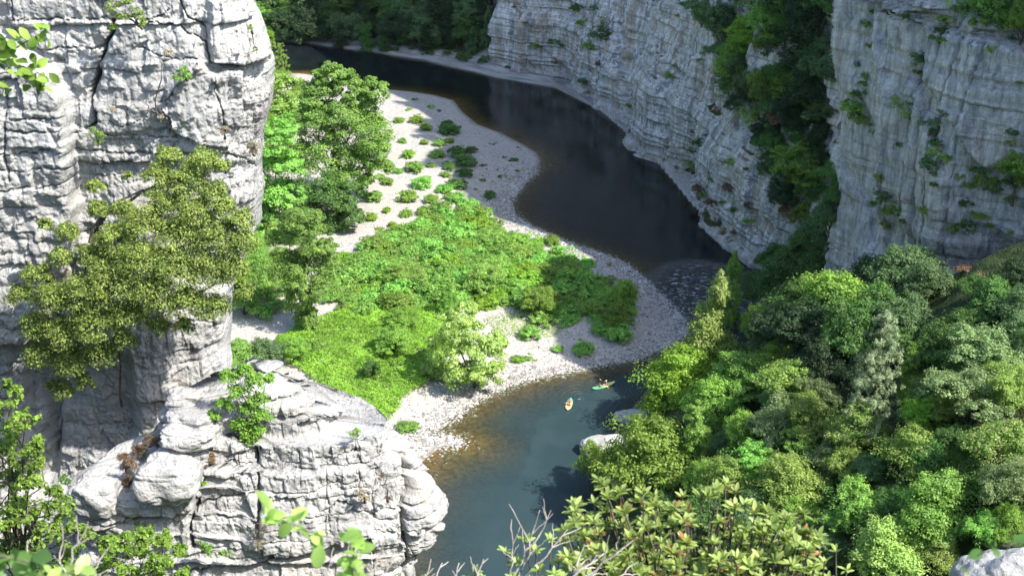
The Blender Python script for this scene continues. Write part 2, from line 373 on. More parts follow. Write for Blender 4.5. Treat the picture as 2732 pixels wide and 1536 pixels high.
# ------------------------------------------------------------------ the cliffs on the right bank
def mat_cliff(name='weathered_limestone', ln=0.65, b=False):
    t = NT(name); P = t.pos()
    s = t.n('SeparateXYZ'); t.l(P, s.inputs[0]); z = s.outputs[2]
    big = t.noise(P, 0.06, 4, 0.55)
    base = t.ramp(t.noise(P, 0.35, 6, 0.65), [(0.3, (0.36, 0.355, 0.345)), (0.5, (0.58, 0.565, 0.54)), (0.7, (0.80, 0.785, 0.745))])
    # vertical water streaks, grey-blue, pale and rusty
    sv = t.mapping(P, (0.42, 0.42, 0.028)); n1 = t.noise(sv, 1.0, 5, 0.65, 0.3)
    sv2 = t.mapping(P, (0.9, 0.9, 0.05), loc=(7, 3, 1)); n2 = t.noise(sv2, 1.0, 4, 0.6, 0.2)
    sv3 = t.mapping(P, (0.35, 0.35, 0.05), loc=(17, 9, 5)); n3 = t.noise(sv3, 1.0, 4, 0.6, 0.3)
    base = t.mix(t.math('MULTIPLY', t.mr(t.math('MULTIPLY_ADD', t.noise(P, 0.9, 5, 0.7), 0.35, t.math('MULTIPLY', n1, 0.65)), 0.50, 0.56), 0.7), base, (0.20, 0.21, 0.235))
    base = t.mix(t.math('MULTIPLY', t.mr(t.math('MULTIPLY_ADD', t.noise(P, 1.1, 5, 0.7), 0.35, t.math('MULTIPLY', n2, 0.65)), 0.51, 0.56), 0.8), base, (0.86, 0.85, 0.81))
    base = t.mix(t.math('MULTIPLY', t.mr(n3, 0.52, 0.60), 0.45), base, (0.50, 0.36, 0.24))
    if b:
        base = t.mix(0.55, base, t.ramp(t.noise(t.mapping(P, (0.9, 0.9, 0.22)), 1.0, 7, 0.75, 0.8), [(0.36, (0.15, 0.155, 0.175)), (0.45, (0.42, 0.43, 0.45)), (0.54, (0.62, 0.62, 0.62)), (0.62, (0.88, 0.87, 0.83))]))
    # thin bedding lines
    zz = t.math('ADD', z, t.math('MULTIPLY', t.noise(P, 0.06, 2), 1.3))
    c = t.n('CombineXYZ'); t.l(zz, c.inputs[2]); l1 = t.noise(t.mapping(c.outputs[0], (1, 1, 1.7)), 1.0, 5, 0.75)
    l2 = t.noise(t.mapping(c.outputs[0], (1, 1, 4.5), loc=(3, 3, 3)), 1.0, 3, 0.6)
    brk = t.mr(t.noise(P, 0.3, 4, 0.6), 0.42, 0.52)
    line = t.math('MULTIPLY', t.math('MAXIMUM', t.mr(l1, 0.44, 0.40), t.math('MULTIPLY', t.mr(l2, 0.40, 0.35), brk)), ln)
    base = t.mix(line, base, (0.12, 0.115, 0.11))
    # damp brown foot of the wall
    foot = t.math('MULTIPLY', t.mr(t.math('ADD', z, t.math('MULTIPLY', t.noise(P, 0.2, 3), 5)), 8.0, 3.5), 0.45)
    base = t.mix(foot, base, t.mix(t.mr(t.noise(P, 0.8, 4), 0.4, 0.6), (0.24, 0.21, 0.175), (0.46, 0.41, 0.35)))
    # dry grass and moss on whatever faces up
    g = t.n('NewGeometry'); nz = t.n('SeparateXYZ'); t.l(g.outputs['Normal'], nz.inputs[0])
    gm = t.math('MULTIPLY', t.mr(nz.outputs[2], 0.55, 0.8), t.mr(t.noise(P, 0.11, 4, 0.6), 0.50, 0.58))
    gc = t.mix(t.mr(t.noise(P, 0.5, 3), 0.45, 0.55), (0.055, 0.065, 0.022), (0.20, 0.115, 0.055))
    base = t.mix(gm, base, gc)
    fv = t.noise(t.mapping(P, (1.3, 1.3, 0.13)), 1.0, 6, 0.65)
    h = t.math('ADD', t.math('ADD', t.noise(P, 1.2, 7, 0.65), t.math('MULTIPLY', fv, 1.4 if b else 0.5)), t.math('ADD', t.math('MULTIPLY', l1, 0.35 if b else 0.9), t.math('MULTIPLY', l2, 0.35)))
    return t.done(t.principled(base, 0.9, t.bump(h, 0.9, 0.5), 0.15))
M_CLIFF = mat_cliff()
M_CLIFF2 = mat_cliff('fluted_blue_grey_limestone', 0.4, True)

ISPL = int(np.argmax((CLQ[:, 0] > 61.5) & (CLQ[:, 1] < 207)))
def layer_index(z, hmean, seed, n=400):
    th = hmean * (0.4 + 1.4 * rand1(np.arange(n), seed) ** 1.5); e = np.cumsum(th)
    k = np.clip(np.searchsorted(e, z), 0, n - 1); lo = np.where(k > 0, e[np.maximum(k - 1, 0)], 0)
    return k, (z - lo) / np.maximum(th[k], 1e-3), th[k]
def cliff_mesh(name, i0, i1, zvals, seed, mat, dipf=0.0):
    Q = CLQ[i0:i1]; S = CLS[i0:i1]
    Tn = np.gradient(Q, axis=0); Tn = smooth_path(Tn, 12); Tn /= np.linalg.norm(Tn, axis=1)[:, None]
    N = np.stack([Tn[:, 1], -Tn[:, 0]], 1)          # outwards, towards the river
    U, Z = np.meshgrid(S, zvals, indexing='ij'); n_u = len(S)
    by = Q[:, 1][:, None] + 0 * Z; bx = Q[:, 0][:, None] + 0 * Z
    near = sstep(CLS[ISPL] - 2, CLS[ISPL] + 3, U)                       # the nearer, higher-standing wall
    D = 3.3 * fbm(U / 28, Z / 90, 0, 2, seed) + 1.9 * fbm(U / 10, Z / 40, 0.5, 2, seed + 3)
    D += near * (2.8 * np.abs(fbm(U / 7.5, Z / 40, 0.7, 2, seed + 31)) - 0.8 + 1.3 * sstep(42.5, 44, Z + 1.5 * noise(U / 3, 0, 0, 5)) * sstep(CLS[ISPL] + 34, CLS[ISPL] + 30, U) - 1.2 * sstep(34, 30, Z + 4 * noise(U / 6, 0.5, 0, 6)) * sstep(CLS[ISPL] + 24, CLS[ISPL] + 28, U))
    # bedding: layers standing out or in, chopped by joints
    zw = Z + 1.2 * noise(U / 35, 0.3, 0, seed + 5) + 0.12 * noise(U / 4, Z / 6, 0, seed + 6) + 40
    k, f, th = layer_index(zw, 1.5, seed + 7)
    kk, ff, thh = layer_index(zw, 6.0, seed + 8)
    uw = U + 1.2 * noise(U / 6, Z / 9, 0, seed + 9) + 200
    j, g, tj = layer_index(uw + 3 * rand1(kk, 3), 3.2, seed + 11)
    j2, g2, tj2 = layer_index(uw + 2 * rand1(k, 5), 1.6, seed + 12, 900)
    amp = 1 - 0.55 * near
    fl = noise(U / 3.2 + 0.4 * noise(U / 9, Z / 12, 0, seed + 91), Z / 55, 0.3, seed + 92)
    D -= near * (1.5 * np.exp(-(fl / 0.07) ** 2) * sstep(-0.35, 0.1, noise(U / 7, Z / 16, 0, seed + 93)) - 0.5 * np.abs(noise(U / 1.6, Z / 22, 0.1, seed + 94)))
    D += amp * (0.75 * (rand2(kk, 0 * kk, seed + 1) - 0.5) * 2 * (1 - 0.4 * ff) + 0.42 * (rand2(k, j * 0, seed + 2) - 0.5) * 2)
    low = sstep(22, 13, Z) * (1 - near)
    D += 0.55 * amp ** 0.5 * (rand2(kk, j, seed + 4) - 0.5) + 0.16 * amp * (rand2(k, j2, seed + 13) - 0.5) + low * 0.55 * (rand1(k, seed + 41) - 0.5) * 2
    D -= 0.30 * amp * np.exp(-(np.minimum(f, 1 - f) * th / 0.13) ** 2)
    D -= 0.30 * np.exp(-(np.minimum(g, 1 - g) * tj / 0.18) ** 2) * (rand2(kk, j, 77) > 0.6)
    D += 0.26 * (rand1(k, seed + 51) - 0.5) * 2 * (1 - 0.85 * near)
    D += 0.15 * fbm(U / 1.3, Z / 2.2, 0, 3, seed + 14)
    # foot ledges at the water, undercut just above
    D += (1.1 * sstep(2.6, 1.6, Z) + 0.8 * sstep(6.5, 3.5, Z) - 0.8) * (0.5 + 0.5 * sstep(-0.5, 0.4, noise(U / 14, 0, 0, seed + 15))) * (1 - near)
    D -= 0.55 * Z * 0.28 * (1 - near) + near * -0.03 * np.minimum(Z, 60)
    D += 1.6 * np.exp(-((Z - 14 - 3 * noise(U / 20, 0, 0, 4)) / 4.0) ** 2) * (1 - near)
    # broken ledges with gaps where shrubs stand
    D -= 1.5 * sstep(0.25, 0.6, fbm(U / 8 + 0.35 * Z / 8, Z / 14, 0, 3, seed + 16))
    top = cliff_top(by) + (1 - 0.7 * near) * 6 * fbm(U / 9, 0.2, 0, 3, seed + 18) + (1 - 0.6 * near) * 7.0 * (rand1(np.floor(U / 7 + noise(U / 5, 0) * 0.5), 21) - 0.5)
    Zr = Z / zvals[-1]
    Zc = np.where(Zr <= 1, cliff_base(by, bx) * 0.0 + Zr * top, 0)
    # real heights: keep z spacing below the visible part, squeeze the rest to the rim
    Zc = np.where(Z < 60, Z, 60 + (Z - 60) / (zvals[-1] - 60) * np.maximum(top - 60, 1))
    Zc = np.minimum(Zc, np.maximum(top, 30))
    over = np.clip(Z - top, 0, 12) if zvals[-1] > 60 else 0 * Z
    D = D - (1 - near) * np.where(Z > top, np.minimum(Z - top, 14) * 0.9, 0) - near * np.clip(Zc - (top - 3), 0, 3) * 1.2
    X = bx + N[:, 0][:, None] * D; Y = by + N[:, 1][:, None] * D
    V = np.stack([X, Y, Zc - 0.8], -1)
    # the rim runs back into the plateau
    back = np.stack([X[:, -1] - N[:, 0] * 22, Y[:, -1] - N[:, 1] * 22, Zc[:, -1] - 1.5], -1)[:, None]
    V = np.concatenate([V, back], 1)
    o = mesh_obj(name, V.reshape(-1, 3), grid_faces(n_u, V.shape[1]), mat)
    return o
ZV = np.r_[np.arange(0, 60, 0.28), np.linspace(60, 205, 60)]
isplit = ISPL
cliff_a = cliff_mesh('cliff', 0, isplit + 2, ZV, 100, M_CLIFF)
tag(cliff_a, 'long grey stratified limestone cliff rising straight from the dark river bend', 'cliff')
cliff_b = cliff_mesh('cliff', isplit, len(CLQ), ZV, 300, M_CLIFF2)
tag(cliff_b, 'nearer blue-grey fluted limestone cliff at upper right standing above the wooded slope', 'cliff')
# ------------------------------------------------------------------ the near rock towers
def mat_nearrock():
    t = NT('white_karst_limestone'); P = t.pos()
    base = t.ramp(t.noise(P, 0.55, 5, 0.6), [(0.3, (0.33, 0.325, 0.315)), (0.5, (0.445, 0.44, 0.42)), (0.68, (0.565, 0.55, 0.52))])
    warm = t.math('MULTIPLY', t.mr(t.noise(P, 0.35, 3, 0.6), 0.52, 0.68), 0.45)
    base = t.mix(warm, base, (0.50, 0.44, 0.37))
    sv = t.mapping(P, (3.5, 3.5, 0.35)); base = t.mix(t.math('MULTIPLY', t.mr(t.noise(sv, 1.0, 4, 0.65), 0.52, 0.66), 0.5), base, (0.27, 0.28, 0.30))
    # black lichen freckles, in patches
    patch = t.math('MAXIMUM', t.math('MULTIPLY', t.mr(t.noise(P, 0.5, 4, 0.6), 0.48, 0.64), 0.8), t.attr('lichen'))
    fr = t.mr(t.noise(P, 11.0, 4, 0.7), 0.53, 0.60)
    base = t.mix(t.math('MULTIPLY', t.math('MULTIPLY', patch, fr), 0.85), base, (0.055, 0.055, 0.06))
    fr2 = t.mr(t.noise(P, 5.0, 5, 0.75), 0.66, 0.70)
    base = t.mix(t.math('MULTIPLY', fr2, 0.8), base, (0.07, 0.065, 0.065))
    och = t.math('MULTIPLY', t.mr(t.noise(t.mapping(P, (1, 1, 1), loc=(9, 4, 2)), 1.1, 4, 0.7), 0.66, 0.72), 0.55)
    base = t.mix(och, base, (0.50, 0.30, 0.12))
    # darker colour in the cracks
    base = t.mix(t.math('MULTIPLY', t.attr('crack'), 0.75), base, (0.075, 0.07, 0.06))
    n = t.noise(P, 7.0, 8, 0.7); f = t.noise(t.mapping(P, (9, 9, 1.6)), 1.0, 4, 0.6); big = t.noise(P, 2.2, 6, 0.6)
    v = t.vor(P, 9.0)
    h = t.math('ADD', t.math('MULTIPLY', n, 0.05), t.math('ADD', t.math('MULTIPLY', f, 0.05), t.math('ADD', t.math('MULTIPLY', big, 0.10), t.math('MULTIPLY', v, 0.02))))
    return t.done(t.principled(base, 0.9, t.bump(h, 1.0, 1.0), 0.15))
M_ROCK = mat_nearrock()

LICH = [(645, 175), (700, 160), (735, 250), (712, 450), (700, 640), (640, 760), (590, 600), (610, 420), (655, 330)]
def xr_(X, s): return noise(X / 1.1, 0.3, 0, s + 88)
def tower(name, zr, Lp, Rp, yf, yb, cracks, bumps, nfront, nz, seed, sq=3.0, mat=None, beds=0.45, top_noise=0.15, slant=0.36, terr=0.0, slantl=0.0):
    """a standing rock mass as a stack of rounded cross-sections.
    zr (z low, z high); Lp/Rp left/right outline traced as (py, px); yf/yb front and back depth as functions of py"""
    zs = np.linspace(zr[0], zr[1], nz)
    # cosine spaced angles: dense on the front (-Y) half
    ph = np.r_[np.linspace(math.pi * 0.97, math.pi * 2.03, nfront), np.linspace(math.pi * 2.06, math.pi * 2.94, 60)]
    ypy = np.zeros(nz)
    Lx, Rx, YF, YB = (np.zeros(nz) for _ in range(4))
    tk, tf, tth = layer_index(zs + 30.0, 0.55, seed + 77)
    zter = zs + terr * (0.35 + 0.65 * sstep(78.3, 79.2, zs)) * (0.5 - sstep(0.12, 0.88, tf) * 0 - tf) * tth * 0.92
    for i, z in enumerate(zs):
        z = zter[i] if terr else z
        ym = 0.5 * (yf(500) + yb(500)); py = 500.0
        for _ in range(12):
            yfm = yf(py) + 0.5; dz = z - CAMZ
            d = None
            th = math.atan2(-dz, yfm + 0.6); py = 768 + FPX * math.tan(th - PITCH)
        ypy[i] = py; YF[i] = yf(py); YB[i] = yb(py)
        yc = YF[i] + min(0.35 * (YB[i] - YF[i]), 1.2); dep = yc * CP - (z - CAMZ) * SP
        Lx[i] = (np.interp(py, *np.array(Lp).T) - 1366) / FPX * dep
        Rx[i] = (np.interp(py, *np.array(Rp).T) - 1366) / FPX * dep
    c, s = np.cos(ph), np.sin(ph)
    ex = lambda a, n: np.sign(a) * np.abs(a) ** (2 / n)
    cx, ax = (Lx + Rx) / 2, (Rx - Lx) / 2
    # reparametrise the front evenly along x, so facets are even
    PH, ZZ = np.meshgrid(ph, zs, indexing='ij')
    fr = (PH <= math.pi * 2.031)
    tlin = np.linspace(-1, 1, nfront)
    xe = np.concatenate([np.sin(tlin * math.pi / 2) * 0.35 + tlin * 0.65, ex(c[nfront:], sq)])
    ye = np.concatenate([-(np.maximum(1 - np.abs(xe[:nfront]) ** sq, 0)) ** (1 / sq), ex(s[nfront:], 2.5)])
    yc = YF + np.minimum(0.5 * (YB - YF), 2.5)
    X = cx[None] + ax[None] * xe[:, None]
    Y = np.where(ye[:, None] < 0, yc[None] + (yc - YF)[None] * ye[:, None], yc[None] + (YB - yc)[None] * ye[:, None])
    Z = ZZ.copy()
    X = X - slant * np.maximum(0, Y - yc[None] + 0.6 * (slantl > 0)) * np.clip(xe[:, None] * 1.5, 0, 1) + slantl * np.maximum(0, Y - yc[None] + 0.6) * np.clip(-xe[:, None] * 1.5, 0, 1)
    # normals in plan
    tx = np.gradient(X, axis=0); ty = np.gradient(Y, axis=0); L = np.hypot(tx, ty) + 1e-9
    nx, ny = ty / L, -tx / L
    PX, PY, _ = proj(np.stack([X, Y, Z], -1))
    frontm = (ny < 0.35)
    D = 0.24 * fbm(X / 2.5, Z / 2.5, Y / 2.5, 3, seed) + 0.07 * fbm(X / 0.6, Z / 0.6, Y / 0.6, 4, seed + 1)
    fl = noise(X / 0.16, Z / 1.2, Y / 0.3, seed + 2); D += 0.025 * fl + 0.03 * fbm(X / 0.14, Z / 0.14, Y / 0.14, 3, seed + 22)
    # bedding: courses of different overhang with rounded edges
    zw = Z + 0.22 * noise(X / 2.4, 0.4, Y / 2.4, seed + 4) + 0.05 * noise(X / 0.5, Z / 0.5, 0, seed + 5) + 30
    k, f, th = layer_index(zw, beds * 1.6, seed + 6)
    zf = Z + 0.35 * X * noise(X / 3, 1, 0, seed) * 0.3 + 50 + 0.12 * noise(X / 0.7, Z / 0.7, 0, seed + 71); ka, fa, tha = layer_index(zf, 0.9, seed + 61)
    ja, ga, tja = layer_index(X + 0.5 * Z * (rand1(ka, 4) - 0.5) + Y * .6 + 90 + 3 * rand1(ka, 9) + 0.10 * noise(Z / 0.6, X / 0.6, 0, seed + 72), 0.8, seed + 62)
    vt = 0.45 if terr else 1.0
    D += vt * 0.34 * (rand2(ka, ja, 5) - 0.5) * (fa - 0.5) * tha + 0.40 * (rand2(ka, ja, 6) - 0.5) * (ga - 0.5) * tja + 0.06 * (rand2(ka, ja, 7) - 0.5)
    kb, fb, thb = layer_index(zf * 1.0 + 0.4 * xr_(X, seed), 0.28, seed + 63, 900); jb, gb, tjb = layer_index(X * 1.3 + Y + 90 + rand1(kb, 9), 0.33, seed + 64, 900)
    D += vt * 0.30 * (rand2(kb, jb, 5) - 0.5) * (fb - 0.5) * thb + 0.34 * (rand2(kb, jb, 6) - 0.5) * (gb - 0.5) * tjb + 0.022 * (rand2(kb, jb, 8) - 0.5)
    xw = X + 0.7 * Y + 0.25 * noise(Z / 0.8, X / 1.5, 0, seed + 7) + 60 + 2.5 * rand1(k, 31)
    j, g, tj = layer_index(xw, 1.1, seed + 8)
    D += (0.05 if terr else 0.10) * (rand1(k, seed + 9) - 0.5) * 2 + 0.09 * (rand2(k, j, seed + 10) - 0.5) * 2
    e1 = np.minimum(f, 1 - f) * th; e2 = np.minimum(g, 1 - g) * tj
    has = rand1(k + (f > 0.5), seed + 12) > (0.8 if terr else 0.6)
    ck = 0.9 * np.exp(-(e1 / 0.03) ** 2) * has
    D -= (0.03 if terr else 0.06) * np.exp(-(e1 / 0.09)) * has + 0.045 * np.exp(-(e2 / 0.05)) * (rand2(k, j, 99) > 0.45)
    crk = ck * 0.5
    for bp, amt, soft in bumps:
        D += amt * sstep(-soft, soft * 0.35, sdpoly(PX, PY, bp) + 6 * noise(PX / 25, PY / 25, 0, 5)) * frontm
    wob = 5 * noise(PX / 22, PY / 22, 0, seed + 13) + 2.5 * noise(PX / 7, PY / 7, 0, seed + 14)
    for cp, w, dpt in cracks:
        x0, x1 = min(q[0] for q in cp) - 60, max(q[0] for q in cp) + 60
        y0, y1 = min(q[1] for q in cp) - 60, max(q[1] for q in cp) + 60
        m = (PX > x0) & (PX < x1) & (PY > y0) & (PY < y1) & frontm
        if not m.any(): continue
        d = polydist((PX + wob * 0.6)[m], (PY + wob)[m], cp)
        w2 = w * (0.62 if w < 4 else 0.85) * (0.55 + 0.9 * np.abs(noise(PX[m] / 18, PY[m] / 18, 0, 8)))
        D[m] -= 0.8 * dpt * np.exp(-(d / w2) ** 2) + 0.12 * dpt * np.exp(-d / (w * 3.0))
        crk[m] = np.maximum(crk[m], 0.95 * np.exp(-(d / (w2 * 1.1)) ** 2))
    gx_, gy_, gz_ = np.gradient(X, axis=1), np.gradient(Y, axis=1), np.gradient(Z, axis=1); gh = np.hypot(gx_, gy_)
    if terr: D = D * (0.12 + 0.88 * sstep(0.2, 0.65, np.abs(gz_) / (np.abs(gz_) + gh + 1e-9)))
    # keep the outline where it was traced: fade large pushes at the flanks, leave them on the face
    wf = sstep(0.05, -0.75, ny); fw = 0.65 if terr else 0.25; D = D * (fw + (1 - fw) * wf) - 0.12 * (1 - wf)
    zn = 0.16 * fbm(X / 1.4, Y / 1.4, Z / 1.4, 3, seed + 81) + 0.07 * fbm(X / 0.35, Y / 0.35, Z / 0.35, 3, seed + 82)
    vert = np.abs(gz_) / (np.abs(gz_) + gh + 1e-9)
    X = X + nx * D; Y = Y + ny * D; Z = Z + zn * (1.0 if terr else 0.4) * (1 - 0.85 * sstep(0.3, 0.8, vert))
    lic = sstep(-25, 15, sdpoly(PX, PY, LICH) + 18 * noise(PX / 30, PY / 30, 0, 6)) if 'LICH' in globals() and seed == 11 else 0 * D
    # cap
    capc = np.stack([cx[-1] + 0 * X[:, -1], yc[-1] + 0 * X[:, -1], Z[:, -1] + top_noise], -1)
    tp = np.stack([X[:, -1], Y[:, -1], Z[:, -1]], -1)
    rings = [tp + (capc - tp) * q + np.array([0, 0, 0.12]) * 0 for q in (0.35, 0.7, 0.995)]
    V = np.concatenate([np.stack([X, Y, Z], -1)] + [r[:, None] for r in rings], 1)
    crk = np.concatenate([crk, np.zeros((crk.shape[0], 3))], 1)
    o = mesh_obj(name, V.reshape(-1, 3), grid_faces(V.shape[0], V.shape[1], wrap=True)[:, ::-1], mat or M_ROCK,
                 attrs=[('crack', 'POINT', crk.ravel()), ('lichen', 'POINT', np.concatenate([lic, np.zeros((crk.shape[0], 3))], 1).ravel())])
    return o

TW_CR = [([(40, 48), (120, 52), (220, 56), (285, 48)], 2.2, .22), ([(100, 130), (205, 128), (240, 133), (275, 125)], 2.2, .2),
         ([(370, 128), (430, 148), (530, 155)], 2.2, .22), ([(400, 60), (480, 65), (500, 90), (550, 108), (560, 162), (600, 172), (640, 170), (700, 150)], 3.0, .3),
         ([(180, 348), (230, 352), (300, 356), (400, 362), (560, 366)], 1.8, .14), ([(190, 398), (300, 405), (400, 409), (600, 405), (700, 440)], 2.6, .28),
         ([(190, 435), (300, 438), (420, 440), (520, 440)], 2.4, .26), ([(180, 470), (260, 474), (330, 470)], 1.8, .12),
         ([(303, 60), (296, 95), (276, 128), (262, 160), (258, 205), (244, 240), (238, 272), (258, 292), (262, 325), (236, 342)], 5.5, .75),
         ([(572, 195), (573, 240), (588, 270), (595, 330)], 2.2, .3), ([(455, 352), (463, 312), (440, 278), (452, 252), (500, 185), (530, 165)], 2.6, .25),
         ([(643, 180), (646, 280), (640, 350), (612, 380)], 2.2, .18), ([(590, 320), (600, 400), (606, 470)], 2.0, .16), ([(640, 0), (650, 60), (655, 120), (645, 165)], 2.4, .2), ([(330, 40), (380, 58), (420, 48), (450, 20)], 2.0, .2),
         ([(480, 0), (500, 40), (548, 70), (552, 100)], 2.5, .3), ([(40, 297), (110, 300), (182, 298)], 2.4, .25), ([(38, 330), (110, 334), (182, 330)], 2.6, .28),
         ([(60, 482), (130, 484), (192, 470)], 2.6, .26), ([(36, 225), (40, 340), (32, 400), (48, 470)], 3.0, .35), ([(0, 490), (40, 492), (60, 482)], 2.2, .22),
         ([(36, 0), (36, 60), (48, 95), (30, 130)], 2.6, .3), ([(0, 922), (58, 917), (80, 900)], 3.0, .4), ([(0, 395), (60, 392), (150, 380), (190, 385)], 1.8, .16), ([(0, 430), (70, 440), (150, 425), (190, 430)], 1.8, .16),
         ([(280, 605), (330, 612), (420, 598)], 2, .15), ([(430, 862), (520, 850), (600, 862)], 2, .2), ([(300, 1075), (380, 1070), (440, 1080)], 2, .2), ([(130, 900), (140, 1100), (130, 1250)], 4, .4), ([(250, 320), (330, 330), (395, 300), (460, 250)], 1.6, .10)]
TW_B = [([(-300, 60), (0, 100), (95, 150), (150, 205), (182, 275), (190, 400), (197, 560), (188, 640), (130, 760), (70, 900), (-300, 930)], 0.75, 14),
        ([(300, 60), (285, 130), (262, 250), (262, 320), (280, 345), (470, 330), (462, 310), (440, 275), (455, 250), (520, 170), (560, 165), (550, 110), (490, 90), (470, 60)], 0.16, 12),
        ([(470, 350), (463, 310), (440, 278), (452, 252), (500, 185), (535, 165), (570, 190), (575, 240), (592, 320), (600, 380)], 0.38, 10),
        ([(575, 200), (600, 180), (640, 185), (645, 280), (636, 330), (600, 330), (590, 270)], 0.34, 8),
        ([(560, 0), (556, 100), (565, 160), (650, 170), (705, 150), (700, 90), (650, -40)], 0.45, 10),
        ([(40, 60), (40, 130), (100, 180), (200, 130), (250, 160), (278, 120), (285, 60)], 0.12, 8),
        ([(190, 440), (300, 443), (690, 450), (700, 620), (600, 760), (250, 700), (200, 600)], -0.25, 20),
        ([(120, 960), (330, 960), (350, 1300), (120, 1300)], -0.6, 40),
        ([(60, 930), (130, 930), (135, 1300), (60, 1300)], -0.5, 20)]
TW_R = [(-400, 600), (-60, 640), (0, 662), (60, 690), (110, 706), (185, 728), (240, 726), (300, 722), (350, 708), (400, 698), (470, 690), (560, 690), (620, 689), (690, 664), (740, 640), (800, 615), (860, 602), (950, 600), (1050, 610), (1200, 640), (2500, 700)]
TW_L = [(-400, -320), (2500, -330)]
rock_tower = tower('rock_tower', (71, 93.5), TW_L, TW_R, lambda p: np.interp(p, [0, 700, 900, 1500], [37.6, 37.2, 37.0, 36]), lambda p: 49 + 0 * p, TW_CR, TW_B, 420, 620, 11, sq=3.6, slant=0.40)
tag(rock_tower, 'tall white limestone tower with a dark vertical crack, filling the upper left', 'rock')

OC_CR = [([(740, 1035), (762, 1033), (790, 1025), (822, 1011)], 2.2, .25), ([(721, 1114), (762, 1106), (794, 1106), (827, 1096), (859, 1108), (915, 1108)], 2.4, .28),
         ([(725, 1174), (782, 1166), (843, 1154), (907, 1150)], 2.6, .32), ([(867, 1215), (916, 1209), (944, 1197), (972, 1197)], 2.2, .25), ([(721, 1241), (786, 1233), (859, 1217)], 1.8, .2),
         ([(697, 1338), (762, 1326), (827, 1314), (883, 1286), (950, 1274)], 1.8, .18), ([(500, 1536), (600, 1524), (681, 1508), (782, 1486), (860, 1468), (900, 1450)], 4.2, .5),
         ([(940, 1440), (964, 1433), (1073, 1407), (1175, 1379)], 3.2, .4), ([(901, 1108), (905, 1152)], 2.4, .3), ([(1008, 1185), (1010, 1233), (1004, 1260), (990, 1300), (1000, 1380)], 2.2, .25),
         ([(1073, 1180), (1073, 1233), (1077, 1286), (1071, 1355), (1075, 1435), (1083, 1476), (1092, 1560)], 4.2, .5), ([(988, 1440), (996, 1476), (998, 1560)], 3, .3),
         ([(681, 1150), (684, 1233), (692, 1294), (696, 1355), (687, 1395), (700, 1480)], 4.0, .4), ([(451, 1113), (493, 1129), (546, 1134)], 3, .35), ([(472, 1070), (509, 1086), (573, 1086)], 2.8, .3),
         ([(461, 1208), (509, 1235), (530, 1245), (522, 1304), (525, 1351), (504, 1404), (510, 1470)], 4.2, .45), ([(276, 1362), (318, 1375), (361, 1367), (451, 1373), (520, 1362), (583, 1341), (636, 1325), (690, 1310)], 3, .35),
         ([(300, 1463), (371, 1468), (440, 1462)], 2, .2), ([(1108, 1200), (1075, 1190), (1060, 1180)], 2.4, .2), ([(1075, 1250), (1110, 1245), (1132, 1225)], 2.6, .28),
         ([(600, 1220), (650, 1210), (690, 1200)], 2.4, .3), ([(540, 1250), (620, 1230), (680, 1240)], 1.8, .15), ([(860, 1360), (900, 1330), (940, 1340)], 2, .2), ([(950, 1150), (960, 1230), (955, 1300)], 1.8, .14),
         ([(1100, 1480), (1140, 1500), (1165, 1460)], 2.6, .25), ([(355, 1370), (350, 1290), (380, 1260)], 3, .3), ([(700, 1440), (760, 1425), (800, 1400)], 1.6, .12), ([(800, 1200), (805, 1290)], 1.6, .1), ([(870, 1240), (875, 1330), (880, 1420)], 1.8, .14)]
OC_B = [([(364, 1350), (380, 1230), (440, 1205), (500, 1235), (522, 1260), (520, 1340), (470, 1365)], 0.5, 14), ([(200, 1400), (190, 1300), (230, 1258), (300, 1260), (330, 1300), (345, 1370)], 0.35, 16),
        ([(440, 1120), (455, 1060), (480, 1035), (560, 1060), (590, 1110), (560, 1150), (470, 1150)], 0.35, 12), ([(640, 985), (830, 980), (870, 1035), (910, 1060), (905, 1105), (720, 1110), (650, 1050)], 0.30, 14),
        ([(1082, 1260), (1130, 1270), (1200, 1370), (1180, 1400), (1082, 1405)], 0.25, 10), ([(1085, 1412), (1170, 1385), (1160, 1460), (1130, 1490), (1090, 1500)], 0.2, 8), ([(1075, 1120), (1110, 1150), (1140, 1230), (1130, 1250), (1080, 1250)], 0.25, 8),
        ([(700, 1180), (900, 1155), (985, 1190), (990, 1440), (860, 1460), (700, 1490)], 0.15, 12), ([(560, 1530), (860, 1475), (980, 1440), (985, 1700), (560, 1700)], -0.25, 10)]
OC_L = [(700, 690), (960, 655), (985, 640), (1025, 520), (1040, 478), (1110, 440), (1190, 425), (1215, 385), (1255, 260), (1290, 208), (1340, 196), (1420, 190), (1560, 160), (2600, 60)]
OC_R = [(700, 740), (960, 780), (980, 800), (1005, 815), (1035, 830), (1058, 870), (1075, 900), (1105, 930), (1128, 950), (1134, 1000), (1150, 1035), (1190, 1085), (1240, 1100), (1290, 1122), (1330, 1160), (1375, 1182), (1400, 1158), (1440, 1158), (1470, 1140), (1495, 1100), (1540, 1112), (1700, 1130), (2600, 1200)]
outcrop = tower('rock_outcrop', (66, 80.6), OC_L, OC_R, lambda p: np.interp(p, [960, 1050, 1200, 1536, 2600], [33.6, 32.6, 31.4, 30.2, 28.5]), lambda p: np.interp(p, [960, 1100, 1250, 1400], [34.9, 35.8, 37.0, 40]), OC_CR, OC_B, 420, 560, 23, sq=3.2, slant=0.85, terr=1.0, slantl=0.6)
tag(outcrop, 'blocky white limestone outcrop with stepped right edge above the blue water, lower left', 'rock')

